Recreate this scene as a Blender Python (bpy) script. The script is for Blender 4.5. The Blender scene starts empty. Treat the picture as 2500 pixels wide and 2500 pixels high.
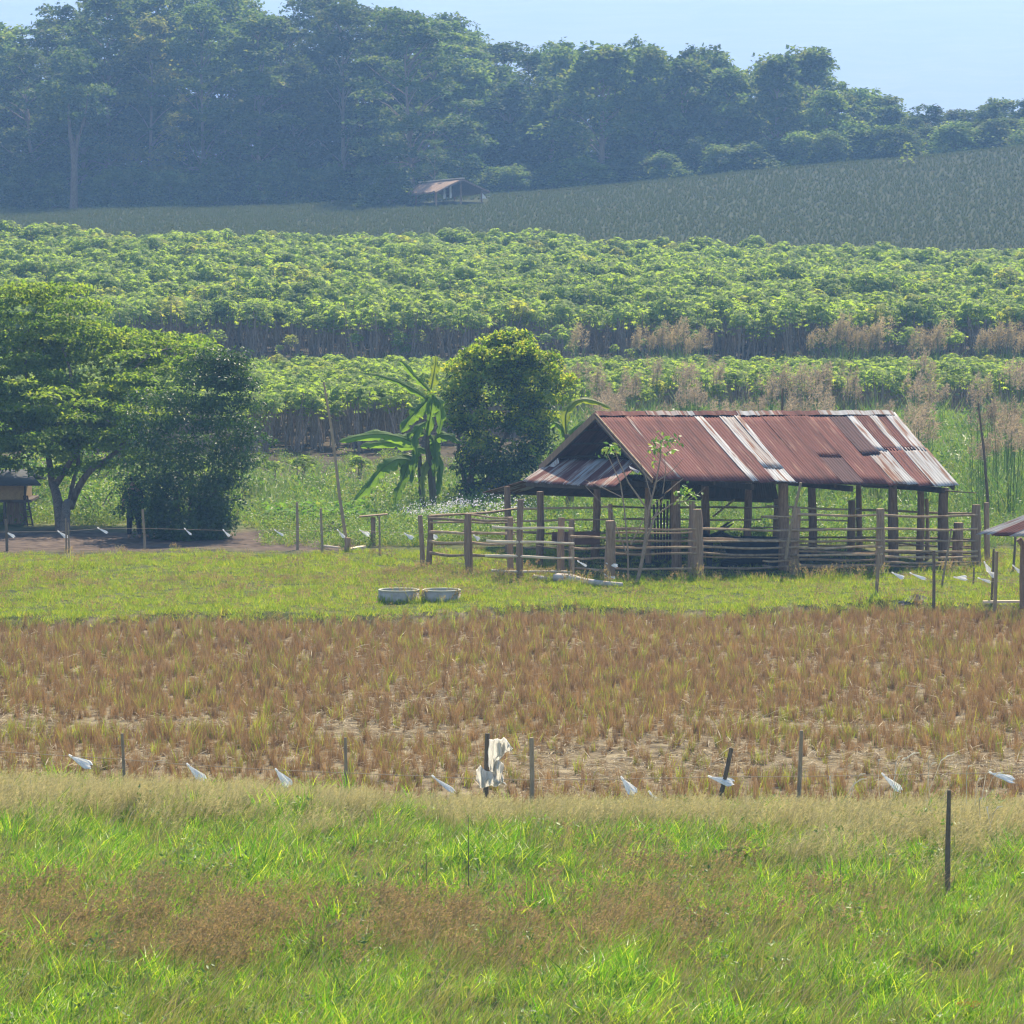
import bpy, math, random
import numpy as np
from mathutils import Vector

random.seed(7)
RNG = np.random.default_rng(11)
S = bpy.context.scene
COL = S.collection
R = math.radians

# ------------------------------------------------------------------ camera
CAMZ = 8.0
F = 10000.0                       # focal length in photo pixels (photo 2500 px)
PITCH = math.atan(650.0 / F)
cp, sp = math.cos(PITCH), math.sin(PITCH)

def at(px, row, Y):
    """world point seen at photo pixel (px,row) that lies at distance Y"""
    u = (px - 1250.0) / F
    v = (1250.0 - row) / F
    d = np.array([u, cp + v * sp, -sp + v * cp])
    t = Y / d[1]
    return np.array([d[0] * t, Y, CAMZ + d[2] * t])

def gnd(px, row, z=0.0):
    u = (px - 1250.0) / F
    v = (1250.0 - row) / F
    d = np.array([u, cp + v * sp, -sp + v * cp])
    t = (z - CAMZ) / d[2]
    return np.array([d[0] * t, d[1] * t, z])

cam = bpy.data.cameras.new("camera")
cam.sensor_width = 36.0
cam.lens = 36.0 * F / 2500.0
cam.clip_start = 0.5
cam.clip_end = 30000.0
camo = bpy.data.objects.new("camera", cam)
COL.objects.link(camo)
camo.location = (0, 0, CAMZ)
camo.rotation_euler = (R(90) - PITCH, 0, 0)
S.camera = camo

# ------------------------------------------------------------------ light
SUN = Vector((0.19, 0.64, 0.75)).normalized()
elev = math.asin(SUN.z)
azim = math.atan2(SUN.x, SUN.y)
w = bpy.data.worlds.new("World")
S.world = w
w.use_nodes = True
nt = w.node_tree
sky = nt.nodes.new("ShaderNodeTexSky")
sky.sky_type = 'NISHITA'
sky.sun_disc = False
sky.sun_elevation = elev
sky.sun_rotation = azim
sky.air_density = 1.0
sky.dust_density = 0.1
sky.ozone_density = 1.0
bg = nt.nodes["Background"]
bg.inputs["Strength"].default_value = 0.095
nt.links.new(sky.outputs[0], bg.inputs[0])
sl = bpy.data.lights.new("sun", 'SUN')
sl.energy = 5.0
sl.angle = R(0.5)
sl.color = (1.0, 0.90, 0.71)
so = bpy.data.objects.new("sun", sl)
COL.objects.link(so)
so.location = (10, 30, 60)
so.rotation_euler = SUN.to_track_quat('Z', 'Y').to_euler()
S.view_settings.view_transform = 'Standard'
S.view_settings.look = 'None'
S.view_settings.gamma = 1.0
S.view_settings.exposure = 1.33
S.view_settings.use_curve_mapping = False
cy = S.cycles
cy.max_bounces = 6
cy.diffuse_bounces = 3
cy.glossy_bounces = 2
cy.transmission_bounces = 3
cy.volume_bounces = 0
cy.transparent_max_bounces = 6
cy.use_denoising = True
cy.denoising_prefilter = 'ACCURATE'
cy.denoising_input_passes = 'RGB_ALBEDO_NORMAL'
cy.pixel_filter_type = 'BLACKMAN_HARRIS'
cy.filter_width = 1.3
cy.caustics_reflective = False
cy.caustics_refractive = False
cy.sample_clamp_indirect = 4.0
S.render.film_transparent = False

# ------------------------------------------------------------------ helpers: objects
def tag(o, label=None, cat=None, group=None, kind=None):
    if label: o["label"] = label
    if cat: o["category"] = cat
    if group: o["group"] = group
    if kind: o["kind"] = kind
    return o

def empty(name, loc, label, cat, group=None):
    o = bpy.data.objects.new(name, None)
    o.empty_display_size = 0.2
    COL.objects.link(o)
    o.location = Vector(loc)
    return tag(o, label, cat, group)

class Geo:
    """collects quads; every piece carries a material slot"""
    def __init__(s):
        s.v, s.f, s.m, s.sm, s.n = [], [], [], [], 0
    def add(s, v, f, mat=0, smooth=False):
        v = np.asarray(v, dtype=np.float64).reshape(-1, 3)
        f = np.asarray(f, dtype=np.int64).reshape(-1, 4)
        s.v.append(v); s.f.append(f + s.n); s.n += len(v)
        s.m.append(np.full(len(f), mat, dtype=np.int32))
        s.sm.append(np.full(len(f), smooth, dtype=bool))
        return s
    def mesh(s, name, mats, origin=(0, 0, 0)):
        V = np.concatenate(s.v) - np.asarray(origin)
        Fq = np.concatenate(s.f)
        me = bpy.data.meshes.new(name)
        me.vertices.add(len(V)); me.vertices.foreach_set("co", V.astype(np.float32).ravel())
        me.loops.add(len(Fq) * 4); me.loops.foreach_set("vertex_index", Fq.astype(np.int32).ravel())
        me.polygons.add(len(Fq))
        me.polygons.foreach_set("loop_start", np.arange(0, len(Fq) * 4, 4, dtype=np.int32))
        for mt in mats: me.materials.append(mt)
        me.polygons.foreach_set("material_index", np.concatenate(s.m))
        me.polygons.foreach_set("use_smooth", np.concatenate(s.sm))
        me.update(calc_edges=True)
        me.validate()
        return me
    def obj(s, name, mats, parent=None, origin=None, link=True):
        """vertices are world points; with a parent they become local to it"""
        if not isinstance(mats, (list, tuple)): mats = [mats]
        org = (0, 0, 0)
        if parent is not None:
            org = world_loc(parent)
        elif origin is not None:
            org = origin
        o = bpy.data.objects.new(name, s.mesh(name, mats, org))
        if link: COL.objects.link(o)
        if parent is not None: o.parent = parent
        elif origin is not None: o.location = Vector(origin)
        return o

def world_loc(o):
    l = Vector((0, 0, 0))
    while o is not None:
        l = l + o.location
        o = o.parent
    return l

def tube(g, pts, rad, n=6, mat=0, cap=True, smooth=True, jit=0.0):
    pts = np.asarray(pts, dtype=float)
    k = len(pts)
    rad = np.full(k, rad) if np.isscalar(rad) else np.asarray(rad, dtype=float)
    rings = []
    for i in range(k):
        t = pts[min(i + 1, k - 1)] - pts[max(i - 1, 0)]
        t = t / (np.linalg.norm(t) + 1e-9)
        a = np.array([0, 0, 1.0]) if abs(t[2]) < 0.9 else np.array([1.0, 0, 0])
        u = np.cross(t, a); u /= np.linalg.norm(u)
        v_ = np.cross(t, u)
        an = np.arange(n) * 2 * math.pi / n
        rr = rad[i] * (1 + jit * RNG.uniform(-1, 1, n))
        rings.append(pts[i] + (np.cos(an) * rr)[:, None] * u + (np.sin(an) * rr)[:, None] * v_)
    V = np.concatenate(rings)
    f = []
    for i in range(k - 1):
        for j in range(n):
            f.append((i * n + j, i * n + (j + 1) % n, (i + 1) * n + (j + 1) % n, (i + 1) * n + j))
    g.add(V, f, mat, smooth)
    if cap and n >= 4:
        for r_ in (rings[0], rings[-1]):
            q = []
            for j in range(1, n - 2, 2):
                q.append((0, j, j + 1, j + 2))
            if n % 2 == 0:
                g.add(r_, q, mat, False)
    return g

def box(g, c, size, rot=0.0, mat=0, ax=None):
    hx, hy, hz = np.asarray(size) / 2.0
    v = np.array([(x * hx, y * hy, z * hz) for z in (-1, 1) for y in (-1, 1) for x in (-1, 1)])
    if ax is not None:
        v = v @ np.asarray(ax)
    elif rot:
        c_, s_ = math.cos(rot), math.sin(rot)
        v = np.stack([v[:, 0] * c_ - v[:, 1] * s_, v[:, 0] * s_ + v[:, 1] * c_, v[:, 2]], 1)
    g.add(v + np.asarray(c), [(0, 2, 3, 1), (4, 5, 7, 6), (0, 1, 5, 4), (2, 6, 7, 3), (0, 4, 6, 2), (1, 3, 7, 5)], mat)
    return g

def bar(g, p, q, wd, th, mat=0):
    """rectangular timber from p to q"""
    p, q = np.asarray(p, float), np.asarray(q, float)
    d = q - p; L = np.linalg.norm(d); d /= L
    a = np.array([0, 0, 1.0]) if abs(d[2]) < 0.95 else np.array([0, 1.0, 0])
    s_ = np.cross(a, d); s_ /= np.linalg.norm(s_)
    u = np.cross(d, s_)
    return box(g, (p + q) / 2, (L, wd, th), ax=np.stack([d, s_, u]), mat=mat)

def unit(a):
    return a / (np.linalg.norm(a, axis=-1, keepdims=True) + 1e-9)

def leaves(g, C, D, Nn, L, W, mat=0, fold=0.0):
    """diamond leaves: start C, along D, facing Nn"""
    C = np.asarray(C); D = unit(D)
    Sd = unit(np.cross(D, Nn))
    L = np.broadcast_to(L, len(C))[:, None]; W = np.broadcast_to(W, len(C))[:, None]
    up = np.cross(Sd, D)
    mid = C + D * L * 0.45
    v = np.stack([C, mid + Sd * W * 0.5 + up * W * fold, C + D * L - up * L * 0.06, mid - Sd * W * 0.5 + up * W * fold], 1).reshape(-1, 3)
    f = np.arange(len(C) * 4).reshape(-1, 4)
    g.add(v, f, mat)
    return g

def blades(g, B, az, lean, H, W, bend=0.5, mat=0, segs=2, face=None):
    """grass blades as tapering strips: base B, azimuth of lean, lean angle, height"""
    n = len(B)
    d = np.stack([np.cos(az), np.sin(az), np.zeros(n)], 1)
    fa = az + (math.pi / 2 if face is None else face)
    s_ = np.stack([np.cos(fa), np.sin(fa), np.zeros(n)], 1)
    rows = []
    for k in range(segs + 1):
        t = k / segs
        a = lean * (0.4 + bend * 1.6 * t)
        p = B + d * (np.sin(a) * H * t)[:, None] + np.array([0, 0, 1.0]) * (np.cos(a) * H * t)[:, None]
        wv = (W * (1 - 0.92 * t ** 1.5) * 0.5)[:, None]
        rows.append(p - s_ * wv); rows.append(p + s_ * wv)
    v = np.stack(rows, 1).reshape(-1, 3)
    st = 2 * (segs + 1)
    base = (np.arange(n) * st)[:, None]
    f = []
    for k in range(segs):
        f.append(base + np.array([2 * k, 2 * k + 1, 2 * k + 3, 2 * k + 2]))
    g.add(v, np.concatenate(f), mat)
    return g

def vnoise(x, y, sc, seed):
    r = np.random.default_rng(seed)
    o = np.zeros_like(np.asarray(x, float))
    for k in range(7):
        a = r.uniform(0, 2 * math.pi); f_ = r.uniform(0.6, 1.6) / sc
        o = o + np.sin((x * math.cos(a) + y * math.sin(a)) * f_ * 2 * math.pi + r.uniform(0, 6.28))
    return o / 3.0          # roughly -1..1

# ------------------------------------------------------------------ helpers: materials
def newmat(name):
    m = bpy.data.materials.new(name)
    m.use_nodes = True
    n = m.node_tree.nodes
    for x in list(n): n.remove(x)
    out = n.new("ShaderNodeOutputMaterial")
    return m, n, m.node_tree.links, out

def ramp(n, cols, pos=None, interp='LINEAR'):
    r = n.new("ShaderNodeValToRGB")
    r.color_ramp.interpolation = interp
    els = r.color_ramp.elements
    k = len(cols)
    while len(els) < k: els.new(0.5)
    for i, c in enumerate(cols):
        els[i].position = pos[i] if pos else (i / max(1, k - 1))
        els[i].color = (*c, 1)
    return r

def leafmat(name, cols, trans=0.35, rough=0.5, spec=0.25, vary=0.35, tcol=(1.15, 1.1, 0.55), clump=None):
    m, n, l, out = newmat(name)
    geo = n.new("ShaderNodeNewGeometry")
    oi = n.new("ShaderNodeObjectInfo")
    rp = ramp(n, cols)
    if clump:  # tone varies by clump: sunlit highlights put into the leaf colour
        tc = n.new("ShaderNodeTexCoord"); nz = n.new("ShaderNodeTexNoise"); nz.inputs["Scale"].default_value = clump; nz.inputs["Detail"].default_value = 2
        l.new(tc.outputs["Object"], nz.inputs[0])
        m1 = n.new("ShaderNodeMapRange"); m1.inputs[1].default_value = .33; m1.inputs[2].default_value = .67; m1.inputs[4].default_value = .68; l.new(nz.outputs["Fac"], m1.inputs[0])
        m2 = n.new("ShaderNodeMath"); m2.operation = 'MULTIPLY_ADD'; l.new(geo.outputs["Random Per Island"], m2.inputs[0]); m2.inputs[1].default_value = .32; l.new(m1.outputs[0], m2.inputs[2])
        l.new(m2.outputs[0], rp.inputs[0])
    else:
        l.new(geo.outputs["Random Per Island"], rp.inputs[0])
    hs = n.new("ShaderNodeHueSaturation")
    mr = n.new("ShaderNodeMapRange")
    mr.inputs[3].default_value = 1 - vary; mr.inputs[4].default_value = 1 + vary
    l.new(oi.outputs["Random"], mr.inputs[0])
    l.new(mr.outputs[0], hs.inputs["Value"])
    l.new(rp.outputs[0], hs.inputs["Color"])
    p = n.new("ShaderNodeBsdfPrincipled")
    p.inputs["Roughness"].default_value = rough
    p.inputs["Specular IOR Level"].default_value = spec
    l.new(hs.outputs[0], p.inputs["Base Color"])
    t = n.new("ShaderNodeBsdfTranslucent")
    mx = n.new("ShaderNodeMix"); mx.data_type = 'RGBA'; mx.blend_type = 'MULTIPLY'
    mx.inputs[0].default_value = 1.0
    l.new(hs.outputs[0], mx.inputs[6]); mx.inputs[7].default_value = (*[c * 1.5 for c in tcol], 1)
    l.new(mx.outputs[2], t.inputs[0])
    ms = n.new("ShaderNodeMixShader"); ms.inputs[0].default_value = trans
    l.new(p.outputs[0], ms.inputs[1]); l.new(t.outputs[0], ms.inputs[2])
    l.new(ms.outputs[0], out.inputs[0])
    return m

def noisemat(name, cols, scale=6.0, stretch=(1, 1, 1), rough=0.85, spec=0.15, bump=0.3, pos=None, detail=6, coord='Object', objvary=0.0, bscale=None):
    m, n, l, out = newmat(name)
    tc = n.new("ShaderNodeTexCoord")
    mp = n.new("ShaderNodeMapping")
    mp.inputs["Scale"].default_value = stretch
    l.new(tc.outputs[coord], mp.inputs[0])
    ns = n.new("ShaderNodeTexNoise")
    ns.inputs["Scale"].default_value = scale
    ns.inputs["Detail"].default_value = detail
    ns.inputs["Roughness"].default_value = 0.65
    l.new(mp.outputs[0], ns.inputs[0])
    rp = ramp(n, cols, pos or [0.3 + 0.4 * i / max(1, len(cols) - 1) for i in range(len(cols))])
    l.new(ns.outputs["Fac"], rp.inputs[0])
    p = n.new("ShaderNodeBsdfPrincipled")
    p.inputs["Roughness"].default_value = rough
    p.inputs["Specular IOR Level"].default_value = spec
    if objvary:
        oi = n.new("ShaderNodeObjectInfo"); hs = n.new("ShaderNodeHueSaturation"); mr = n.new("ShaderNodeMapRange")
        mr.inputs[3].default_value = 1 - objvary; mr.inputs[4].default_value = 1 + objvary
        l.new(oi.outputs["Random"], mr.inputs[0]); l.new(mr.outputs[0], hs.inputs["Value"])
        l.new(rp.outputs[0], hs.inputs["Color"]); l.new(hs.outputs[0], p.inputs["Base Color"])
    else:
        l.new(rp.outputs[0], p.inputs["Base Color"])
    if bump:
        b = n.new("ShaderNodeBump"); b.inputs["Strength"].default_value = bump; b.inputs["Distance"].default_value = 0.02
        l.new(ns.outputs["Fac"], b.inputs["Height"]); l.new(b.outputs[0], p.inputs["Normal"])
    l.new(p.outputs[0], out.inputs[0])
    return m

def plain(name, col, rough=0.7, spec=0.2, trans=0.0):
    m, n, l, out = newmat(name)
    p = n.new("ShaderNodeBsdfPrincipled")
    p.inputs["Base Color"].default_value = (*col, 1)
    p.inputs["Roughness"].default_value = rough
    p.inputs["Specular IOR Level"].default_value = spec
    if trans:
        t = n.new("ShaderNodeBsdfTranslucent"); t.inputs[0].default_value = (*col, 1)
        ms = n.new("ShaderNodeMixShader"); ms.inputs[0].default_value = trans
        l.new(p.outputs[0], ms.inputs[1]); l.new(t.outputs[0], ms.inputs[2]); l.new(ms.outputs[0], out.inputs[0])
    else:
        l.new(p.outputs[0], out.inputs[0])
    return m

M = {}
M['grass'] = leafmat("grass_blade", [(.05, .145, .006), (.11, .25, .009), (.19, .33, .014), (.32, .39, .05)], .48, .45, .22, .32)
M['grass_dry'] = leafmat("dry_grass_blade", [(.12, .18, .03), (.22, .225, .07), (.29, .265, .11), (.16, .20, .04)], .35, .6, .15, .2, (1, .95, .6))
M['seed'] = leafmat("pale_seed_head", [(.36, .33, .18), (.44, .40, .24), (.33, .32, .16), (.43, .39, .27)], .35, .8, .1, .15, (1, .92, .65))
M['redseed'] = leafmat("red_brown_seed_head", [(.22, .175, .09), (.29, .235, .12), (.23, .175, .105), (.34, .29, .155)], .35, .8, .1, .2, (1, .85, .6))
M['pasture'] = leafmat("pasture_grass", [(.11, .20, .018), (.17, .26, .024), (.24, .30, .034), (.33, .32, .06)], .42, .7, .1, .25)
M['stubble'] = leafmat("rice_stubble", [(.215, .135, .07), (.28, .185, .094), (.345, .25, .132), (.17, .106, .056), (.29, .22, .098)], .25, .75, .1, .28, (1, .85, .6))
M['shoot'] = leafmat("green_shoot", [(.11, .19, .02), (.19, .26, .03), (.30, .30, .045)], .4, .5, .2, .25)
M['straw'] = leafmat("straw_litter", [(.30, .24, .14), (.38, .32, .20), (.23, .18, .10), (.44, .39, .28)], .15, .8, .1, .2, (1, .9, .7))
M['cassava'] = leafmat("cassava_leaf", [(.12, .195, .034), (.155, .24, .04), (.20, .28, .046), (.28, .315, .06)], .58, .65, .12, .16, clump=1.5)
M['cstem'] = noisemat("cassava_stem", [(.17, .13, .10), (.30, .25, .20)], 9)
M['pine'] = leafmat("pineapple_leaf", [(.054, .078, .022), (.066, .091, .025), (.078, .102, .029), (.092, .112, .033)], .25, .8, .05, .06, (1, 1, .7))
M['forest'] = leafmat("forest_leaf", [(.03, .062, .016), (.06, .11, .022), (.11, .165, .034), (.19, .205, .05)], .42, .7, .1, .45, clump=.5)
M['forest_dark'] = leafmat("dark_forest_leaf", [(.026, .056, .014), (.04, .08, .018), (.066, .108, .022), (.12, .15, .03)], .36, .7, .1, .2, clump=.5)
M['forest_olive'] = leafmat("olive_forest_leaf", [(.06, .085, .02), (.10, .125, .028), (.16, .17, .04), (.22, .19, .05)], .42, .7, .1, .25, clump=.5)
M['rain'] = leafmat("spreading_tree_leaf", [(.06, .125, .018), (.10, .18, .022), (.16, .235, .03), (.24, .285, .045)], .56, .6, .15, .1, clump=1.6)
M['bush'] = leafmat("glossy_bush_leaf", [(.016, .042, .012), (.027, .066, .016), (.044, .092, .02), (.085, .13, .026)], .33, .5, .22, .12, clump=1.6)
M['lime'] = leafmat("young_and_sunlit_leaf", [(.11, .20, .02), (.17, .27, .025), (.25, .32, .03), (.33, .33, .04)], .55, .6, .15, .1)  # young leaves; on the hill sapling, yellow sunlight put into the colour
M['weed'] = leafmat("weed_leaf", [(.06, .14, .022), (.095, .19, .03), (.14, .22, .04), (.19, .23, .055)], .38, .5, .25, .3)
M['reed'] = leafmat("reed_blade", [(.06, .14, .025), (.09, .18, .035), (.13, .21, .05), (.17, .21, .07)], .38, .45, .3, .25)
M['pinedry'] = leafmat("dry_pineapple_leaf", [(.12, .10, .05), (.17, .145, .07)], .2, .8, .05, .1)
M['plume'] = leafmat("reed_plume", [(.25, .21, .15), (.31, .265, .19), (.36, .31, .23), (.21, .175, .125)], .35, .85, .05, .15, (1, .9, .75))
M['goldplume'] = leafmat("golden_plume", [(.32, .275, .16), (.39, .34, .21), (.28, .235, .13)], .35, .85, .05, .15, (1, .9, .7))
M['silver'] = leafmat("silver_seed_spike", [(.55, .52, .44), (.65, .62, .55)], .3, .7, .1, .1, (1, 1, .9))
M['flower'] = leafmat("white_flower", [(.55, .52, .60), (.66, .64, .70)], .3, .7, .1, .1, (1, 1, 1))
M['squash'] = leafmat("squash_leaf", [(.08, .19, .03), (.11, .22, .036), (.14, .25, .045)], .4, .7, .1, .1)
M['bark'] = noisemat("bark", [(.06, .045, .035), (.14, .11, .085), (.20, .17, .13)], 5, (3, 3, .7), bump=.5)
M['palebark'] = noisemat("pale_bark", [(.16, .13, .10), (.26, .22, .17)], 5, (3, 3, .7), bump=.4)
M['twig'] = noisemat("sapling_bark", [(.20, .145, .10), (.32, .25, .18)], 12)
M['wood'] = noisemat("weathered_timber", [(.12, .076, .045), (.21, .14, .088), (.30, .21, .14)], 7, (6, 6, .6), bump=.4, objvary=.25)
M['postw'] = noisemat("grey_brown_post", [(.17, .108, .066), (.27, .185, .12), (.37, .27, .18)], 6, (6, 6, .5), bump=.5, objvary=.22)
M['rail'] = noisemat("weathered_rail", [(.19, .13, .08), (.31, .225, .14), (.42, .325, .21)], 6, (1, 1, 1), bump=.3, objvary=.3)
M['palerail'] = noisemat("pale_and_sunlit_pole", [(.50, .40, .28), (.66, .56, .42), (.58, .50, .38)], 4, (1, 1, 1), bump=.2, objvary=.1)  # pale wood; for lit corral rails the sunlight is in this colour
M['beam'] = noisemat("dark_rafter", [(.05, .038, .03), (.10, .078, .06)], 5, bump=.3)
M['stake'] = noisemat("bamboo_stake", [(.20, .15, .10), (.33, .26, .17)], 6, (4, 4, 1), bump=.2, objvary=.2)
M['darkstake'] = noisemat("dark_stake", [(.085, .066, .045), (.18, .14, .095)], 9, (4, 4, 1), bump=.4)
M['wire'] = plain("old_string", (.30, .24, .17), .8)
M['plastic'] = plain("white_plastic_bag", (.90, .90, .88), .4, .4, .45)
M['sack'] = leafmat("dirty_white_sheet", [(.84, .83, .80), (.86, .85, .82)], .66, .7, .2, .02, (.66, .66, .64))
M['conc'] = noisemat("weathered_concrete", [(.24, .22, .18), (.35, .33, .28), (.44, .41, .36)], 3.5, bump=.3)
M['concrim'] = noisemat("sunlit_concrete_rim", [(.36, .36, .27), (.50, .49, .39)], 6, bump=.3)  # lighter than the wall: sunlight on the rim put into its colour
M['thatch'] = noisemat("old_thatch", [(.12, .08, .055), (.20, .14, .10), (.27, .20, .15)], 3, (5, 5, 1), bump=.6)
M['log'] = noisemat("bleached_log", [(.30, .26, .22), (.46, .41, .35), (.55, .50, .44)], 5, (1, 3, 3), bump=.4)
M['buffalo'] = noisemat("buffalo_hide", [(.010, .010, .012), (.022, .021, .023)], 6, rough=.6, bump=.1)
M['horn'] = plain("buffalo_horn", (.05, .045, .04), .5)
M['skin'] = plain("skin", (.30, .17, .11), .6)
M['trouser'] = noisemat("dark_trousers", [(.010, .013, .022), (.02, .024, .038)], 8, bump=.2)
M['shirt'] = noisemat("dark_shirt", [(.018, .018, .024), (.034, .033, .04)], 8, bump=.2)
M['hair'] = plain("black_hair", (.01, .009, .008), .5)
M['banana'] = leafmat("banana_leaf", [(.075, .15, .03), (.10, .18, .036), (.13, .205, .042)], .5, .65, .12, .1, (1.2, 1.2, .4))
M['bananay'] = leafmat("backlit_banana_leaf", [(.15, .21, .03), (.19, .24, .035), (.14, .20, .03)], .45, .45, .3, .1, (1.15, 1.1, .3))  # yellow of sun shining through the leaf, put into its base colour
M['bstem'] = noisemat("banana_stem", [(.05, .05, .03), (.12, .10, .06), (.17, .15, .09)], 4, (4, 4, .7), bump=.4)
M['yellowwall'] = noisemat("woven_wall", [(.22, .15, .07), (.32, .22, .10)], 14, bump=.3)
M['hutroof'] = noisemat("dull_grey_sheet", [(.035, .04, .044), (.06, .065, .07)], 3, bump=.2)
M['board'] = noisemat("brown_board", [(.15, .075, .05), (.22, .12, .08)], 5, bump=.2)

def rustmat(name, base, dark, pale=None, paleamt=0.0, mode='streak'):
    """corrugated sheet: real rust patches and runs, following the slope (u = across, v = down, stored in uv)"""
    m, n, l, out = newmat(name)
    uv = n.new("ShaderNodeUVMap")
    mp = n.new("ShaderNodeMapping"); mp.inputs["Scale"].default_value = (7.0, .55, 1)
    l.new(uv.outputs[0], mp.inputs[0])
    oi = n.new("ShaderNodeObjectInfo")
    ad = n.new("ShaderNodeVectorMath"); ad.operation = 'ADD'
    sc = n.new("ShaderNodeVectorMath"); sc.operation = 'SCALE'; sc.inputs[0].default_value = (37, 19, 5)
    l.new(oi.outputs["Random"], sc.inputs[3]); l.new(mp.outputs[0], ad.inputs[0]); l.new(sc.outputs[0], ad.inputs[1])
    ns = n.new("ShaderNodeTexNoise"); ns.inputs["Scale"].default_value = 1.2; ns.inputs["Detail"].default_value = 7
    l.new(ad.outputs[0], ns.inputs[0])
    rp = ramp(n, [dark, base, tuple(c * 1.18 for c in base)], [.32, .5, .72])
    l.new(ns.outputs["Fac"], rp.inputs[0])
    col = rp.outputs[0]
    n2 = n.new("ShaderNodeTexNoise"); n2.inputs["Scale"].default_value = 0.55; n2.inputs["Detail"].default_value = 3
    l.new(uv.outputs[0], n2.inputs[0])
    if pale:
        ns3 = n.new("ShaderNodeTexNoise"); ns3.inputs["Scale"].default_value = 2.0; ns3.inputs["Detail"].default_value = 8
        mp3 = n.new("ShaderNodeMapping"); mp3.inputs["Scale"].default_value = (5.0, .35, 1)
        l.new(uv.outputs[0], mp3.inputs[0]); l.new(mp3.outputs[0], ns3.inputs[0])
        r3 = ramp(n, [(0, 0, 0), (1, 1, 1)], [max(0, .62 - paleamt * .5), min(1, .70 - paleamt * .42)])
        l.new(ns3.outputs["Fac"], r3.inputs[0])
        mx = n.new("ShaderNodeMix"); mx.data_type = 'RGBA'
        l.new(r3.outputs[0], mx.inputs[0]); l.new(col, mx.inputs[6]); mx.inputs[7].default_value = (*pale, 1)
        col = mx.outputs[2]
    hs = n.new("ShaderNodeHueSaturation"); mr = n.new("ShaderNodeMapRange")
    mr.inputs[3].default_value = .86; mr.inputs[4].default_value = 1.12
    l.new(oi.outputs["Random"], mr.inputs[0]); l.new(mr.outputs[0], hs.inputs["Value"]); l.new(col, hs.inputs["Color"])
    p = n.new("ShaderNodeBsdfPrincipled"); p.inputs["Roughness"].default_value = .85; p.inputs["Specular IOR Level"].default_value = .06
    l.new(hs.outputs[0], p.inputs["Base Color"])
    l.new(p.outputs[0], out.inputs[0])
    return m

RUST, DRUST, GALV = (.125, .050, .041), (.075, .033, .029), (.36, .365, .36)
M['rust'] = rustmat("rusty_sheet", RUST, DRUST, (.19, .105, .08), .10)
M['darkrust'] = rustmat("dark_purple_rust_sheet", (.075, .043, .042), (.052, .033, .033))
M['galv'] = rustmat("galvanised_sheet", GALV, (.27, .26, .24), (.19, .11, .075), .24)
M['streaky'] = rustmat("streaky_rust_sheet", (.19, .10, .065), (.13, .06, .045), (.33, .30, .27), .42)
M['palerust'] = rustmat("faded_rust_sheet", (.17, .08, .06), (.10, .045, .036), (.32, .28, .25), .30)

# ------------------------------------------------------------------ terrain
XP = np.array([-200, 0, 600, 850, 1050, 1250, 1500, 1700, 2000, 2300, 2500, 2800])
RP = np.array([520, 518, 508, 497, 485, 475, 455, 435, 405, 380, 358, 330.])
def zrow(row, Y):
    v = (1250.0 - row) / F
    return CAMZ + Y * (-sp + v * cp) / (cp + v * sp)
def crest(x):
    px = 1250 + np.asarray(x) / 335.0 * F
    return zrow(np.interp(px, XP, RP), 335.0)
def z255(x):
    px = 1250 + np.asarray(x) / 255.0 * F
    return zrow(np.interp(px, [-300, 0, 1250, 2500, 2800], [555, 560, 588, 615, 622.]), 255.0) - 2.3
def yfen(x):
    return 58.4 + np.maximum(0, -.6 - np.asarray(x)) * .368
def yfar(x):
    x = np.asarray(x)
    return 89.6 + .17 * x + .35 * np.sin(x * .9) + .2 * np.sin(x * 2.3 + 1)
def ground_z(x, y):
    x = np.asarray(x, float); y = np.asarray(y, float)
    z = np.interp(y, [-1e4, 122, 142, 178, 186], [0, 0, .7, 1.6, 2.5])
    z = np.where(y > 186, 2.5 + (z255(x) - 2.5) * np.clip((y - 186) / 69.0, 0, 1) ** 0.8, z)
    t = np.clip((y - 255) / 80.0, 0, 1)
    z = np.where(y > 255, z255(x) + (crest(x) - z255(x)) * (t ** 1.08), z)
    far = np.clip((y - 450) / 600.0, 0, 1)
    z = np.where(y > 335, (crest(x) - np.clip(y - 335, 0, 60) * 0.02) * (1 - far), z)
    pad = np.clip((y - yfen(x) - .1) / 0.5, 0, 1) * np.clip((yfar(x) + .35 - y) / 0.5, 0, 1)
    z = z - 0.24 * pad
    z = z + 0.04 * vnoise(x, y, 6, 3) * (y < 250) + 0.02 * vnoise(x, y, 1.7, 4) * (y < 130)
    return z
def gz(x, y):
    return float(ground_z(np.array([x]), np.array([y]))[0])

ys = np.concatenate([np.arange(20, 57, 1.0), np.arange(57, 60, .4), np.arange(60, 63, .5), np.arange(63, 86, 1.0), np.arange(86, 93, .25), np.arange(93, 125, 1.0),
                     np.arange(125, 340, 2.5), np.arange(340, 460, 8), [470, 520, 600, 720, 900, 1200, 1600, 2300, 3250]])
xs = np.concatenate([[-2900, -1700, -900, -400, -200, -120], np.arange(-80, -20, 2.5), np.arange(-20, 20, .8), np.arange(20, 80.1, 2.5), [120, 200, 400, 900, 1700, 2900]])
XX, YY = np.meshgrid(xs, ys)
ZZ = ground_z(XX, YY)
nx, ny = len(xs), len(ys)
g = Geo()
ii = np.arange(ny - 1)[:, None] * nx + np.arange(nx - 1)[None, :]
fq = np.stack([ii, ii + 1, ii + nx + 1, ii + nx], -1).reshape(-1, 4)
g.add(np.stack([XX, YY, ZZ], -1).reshape(-1, 3), fq, 0, True)

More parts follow.
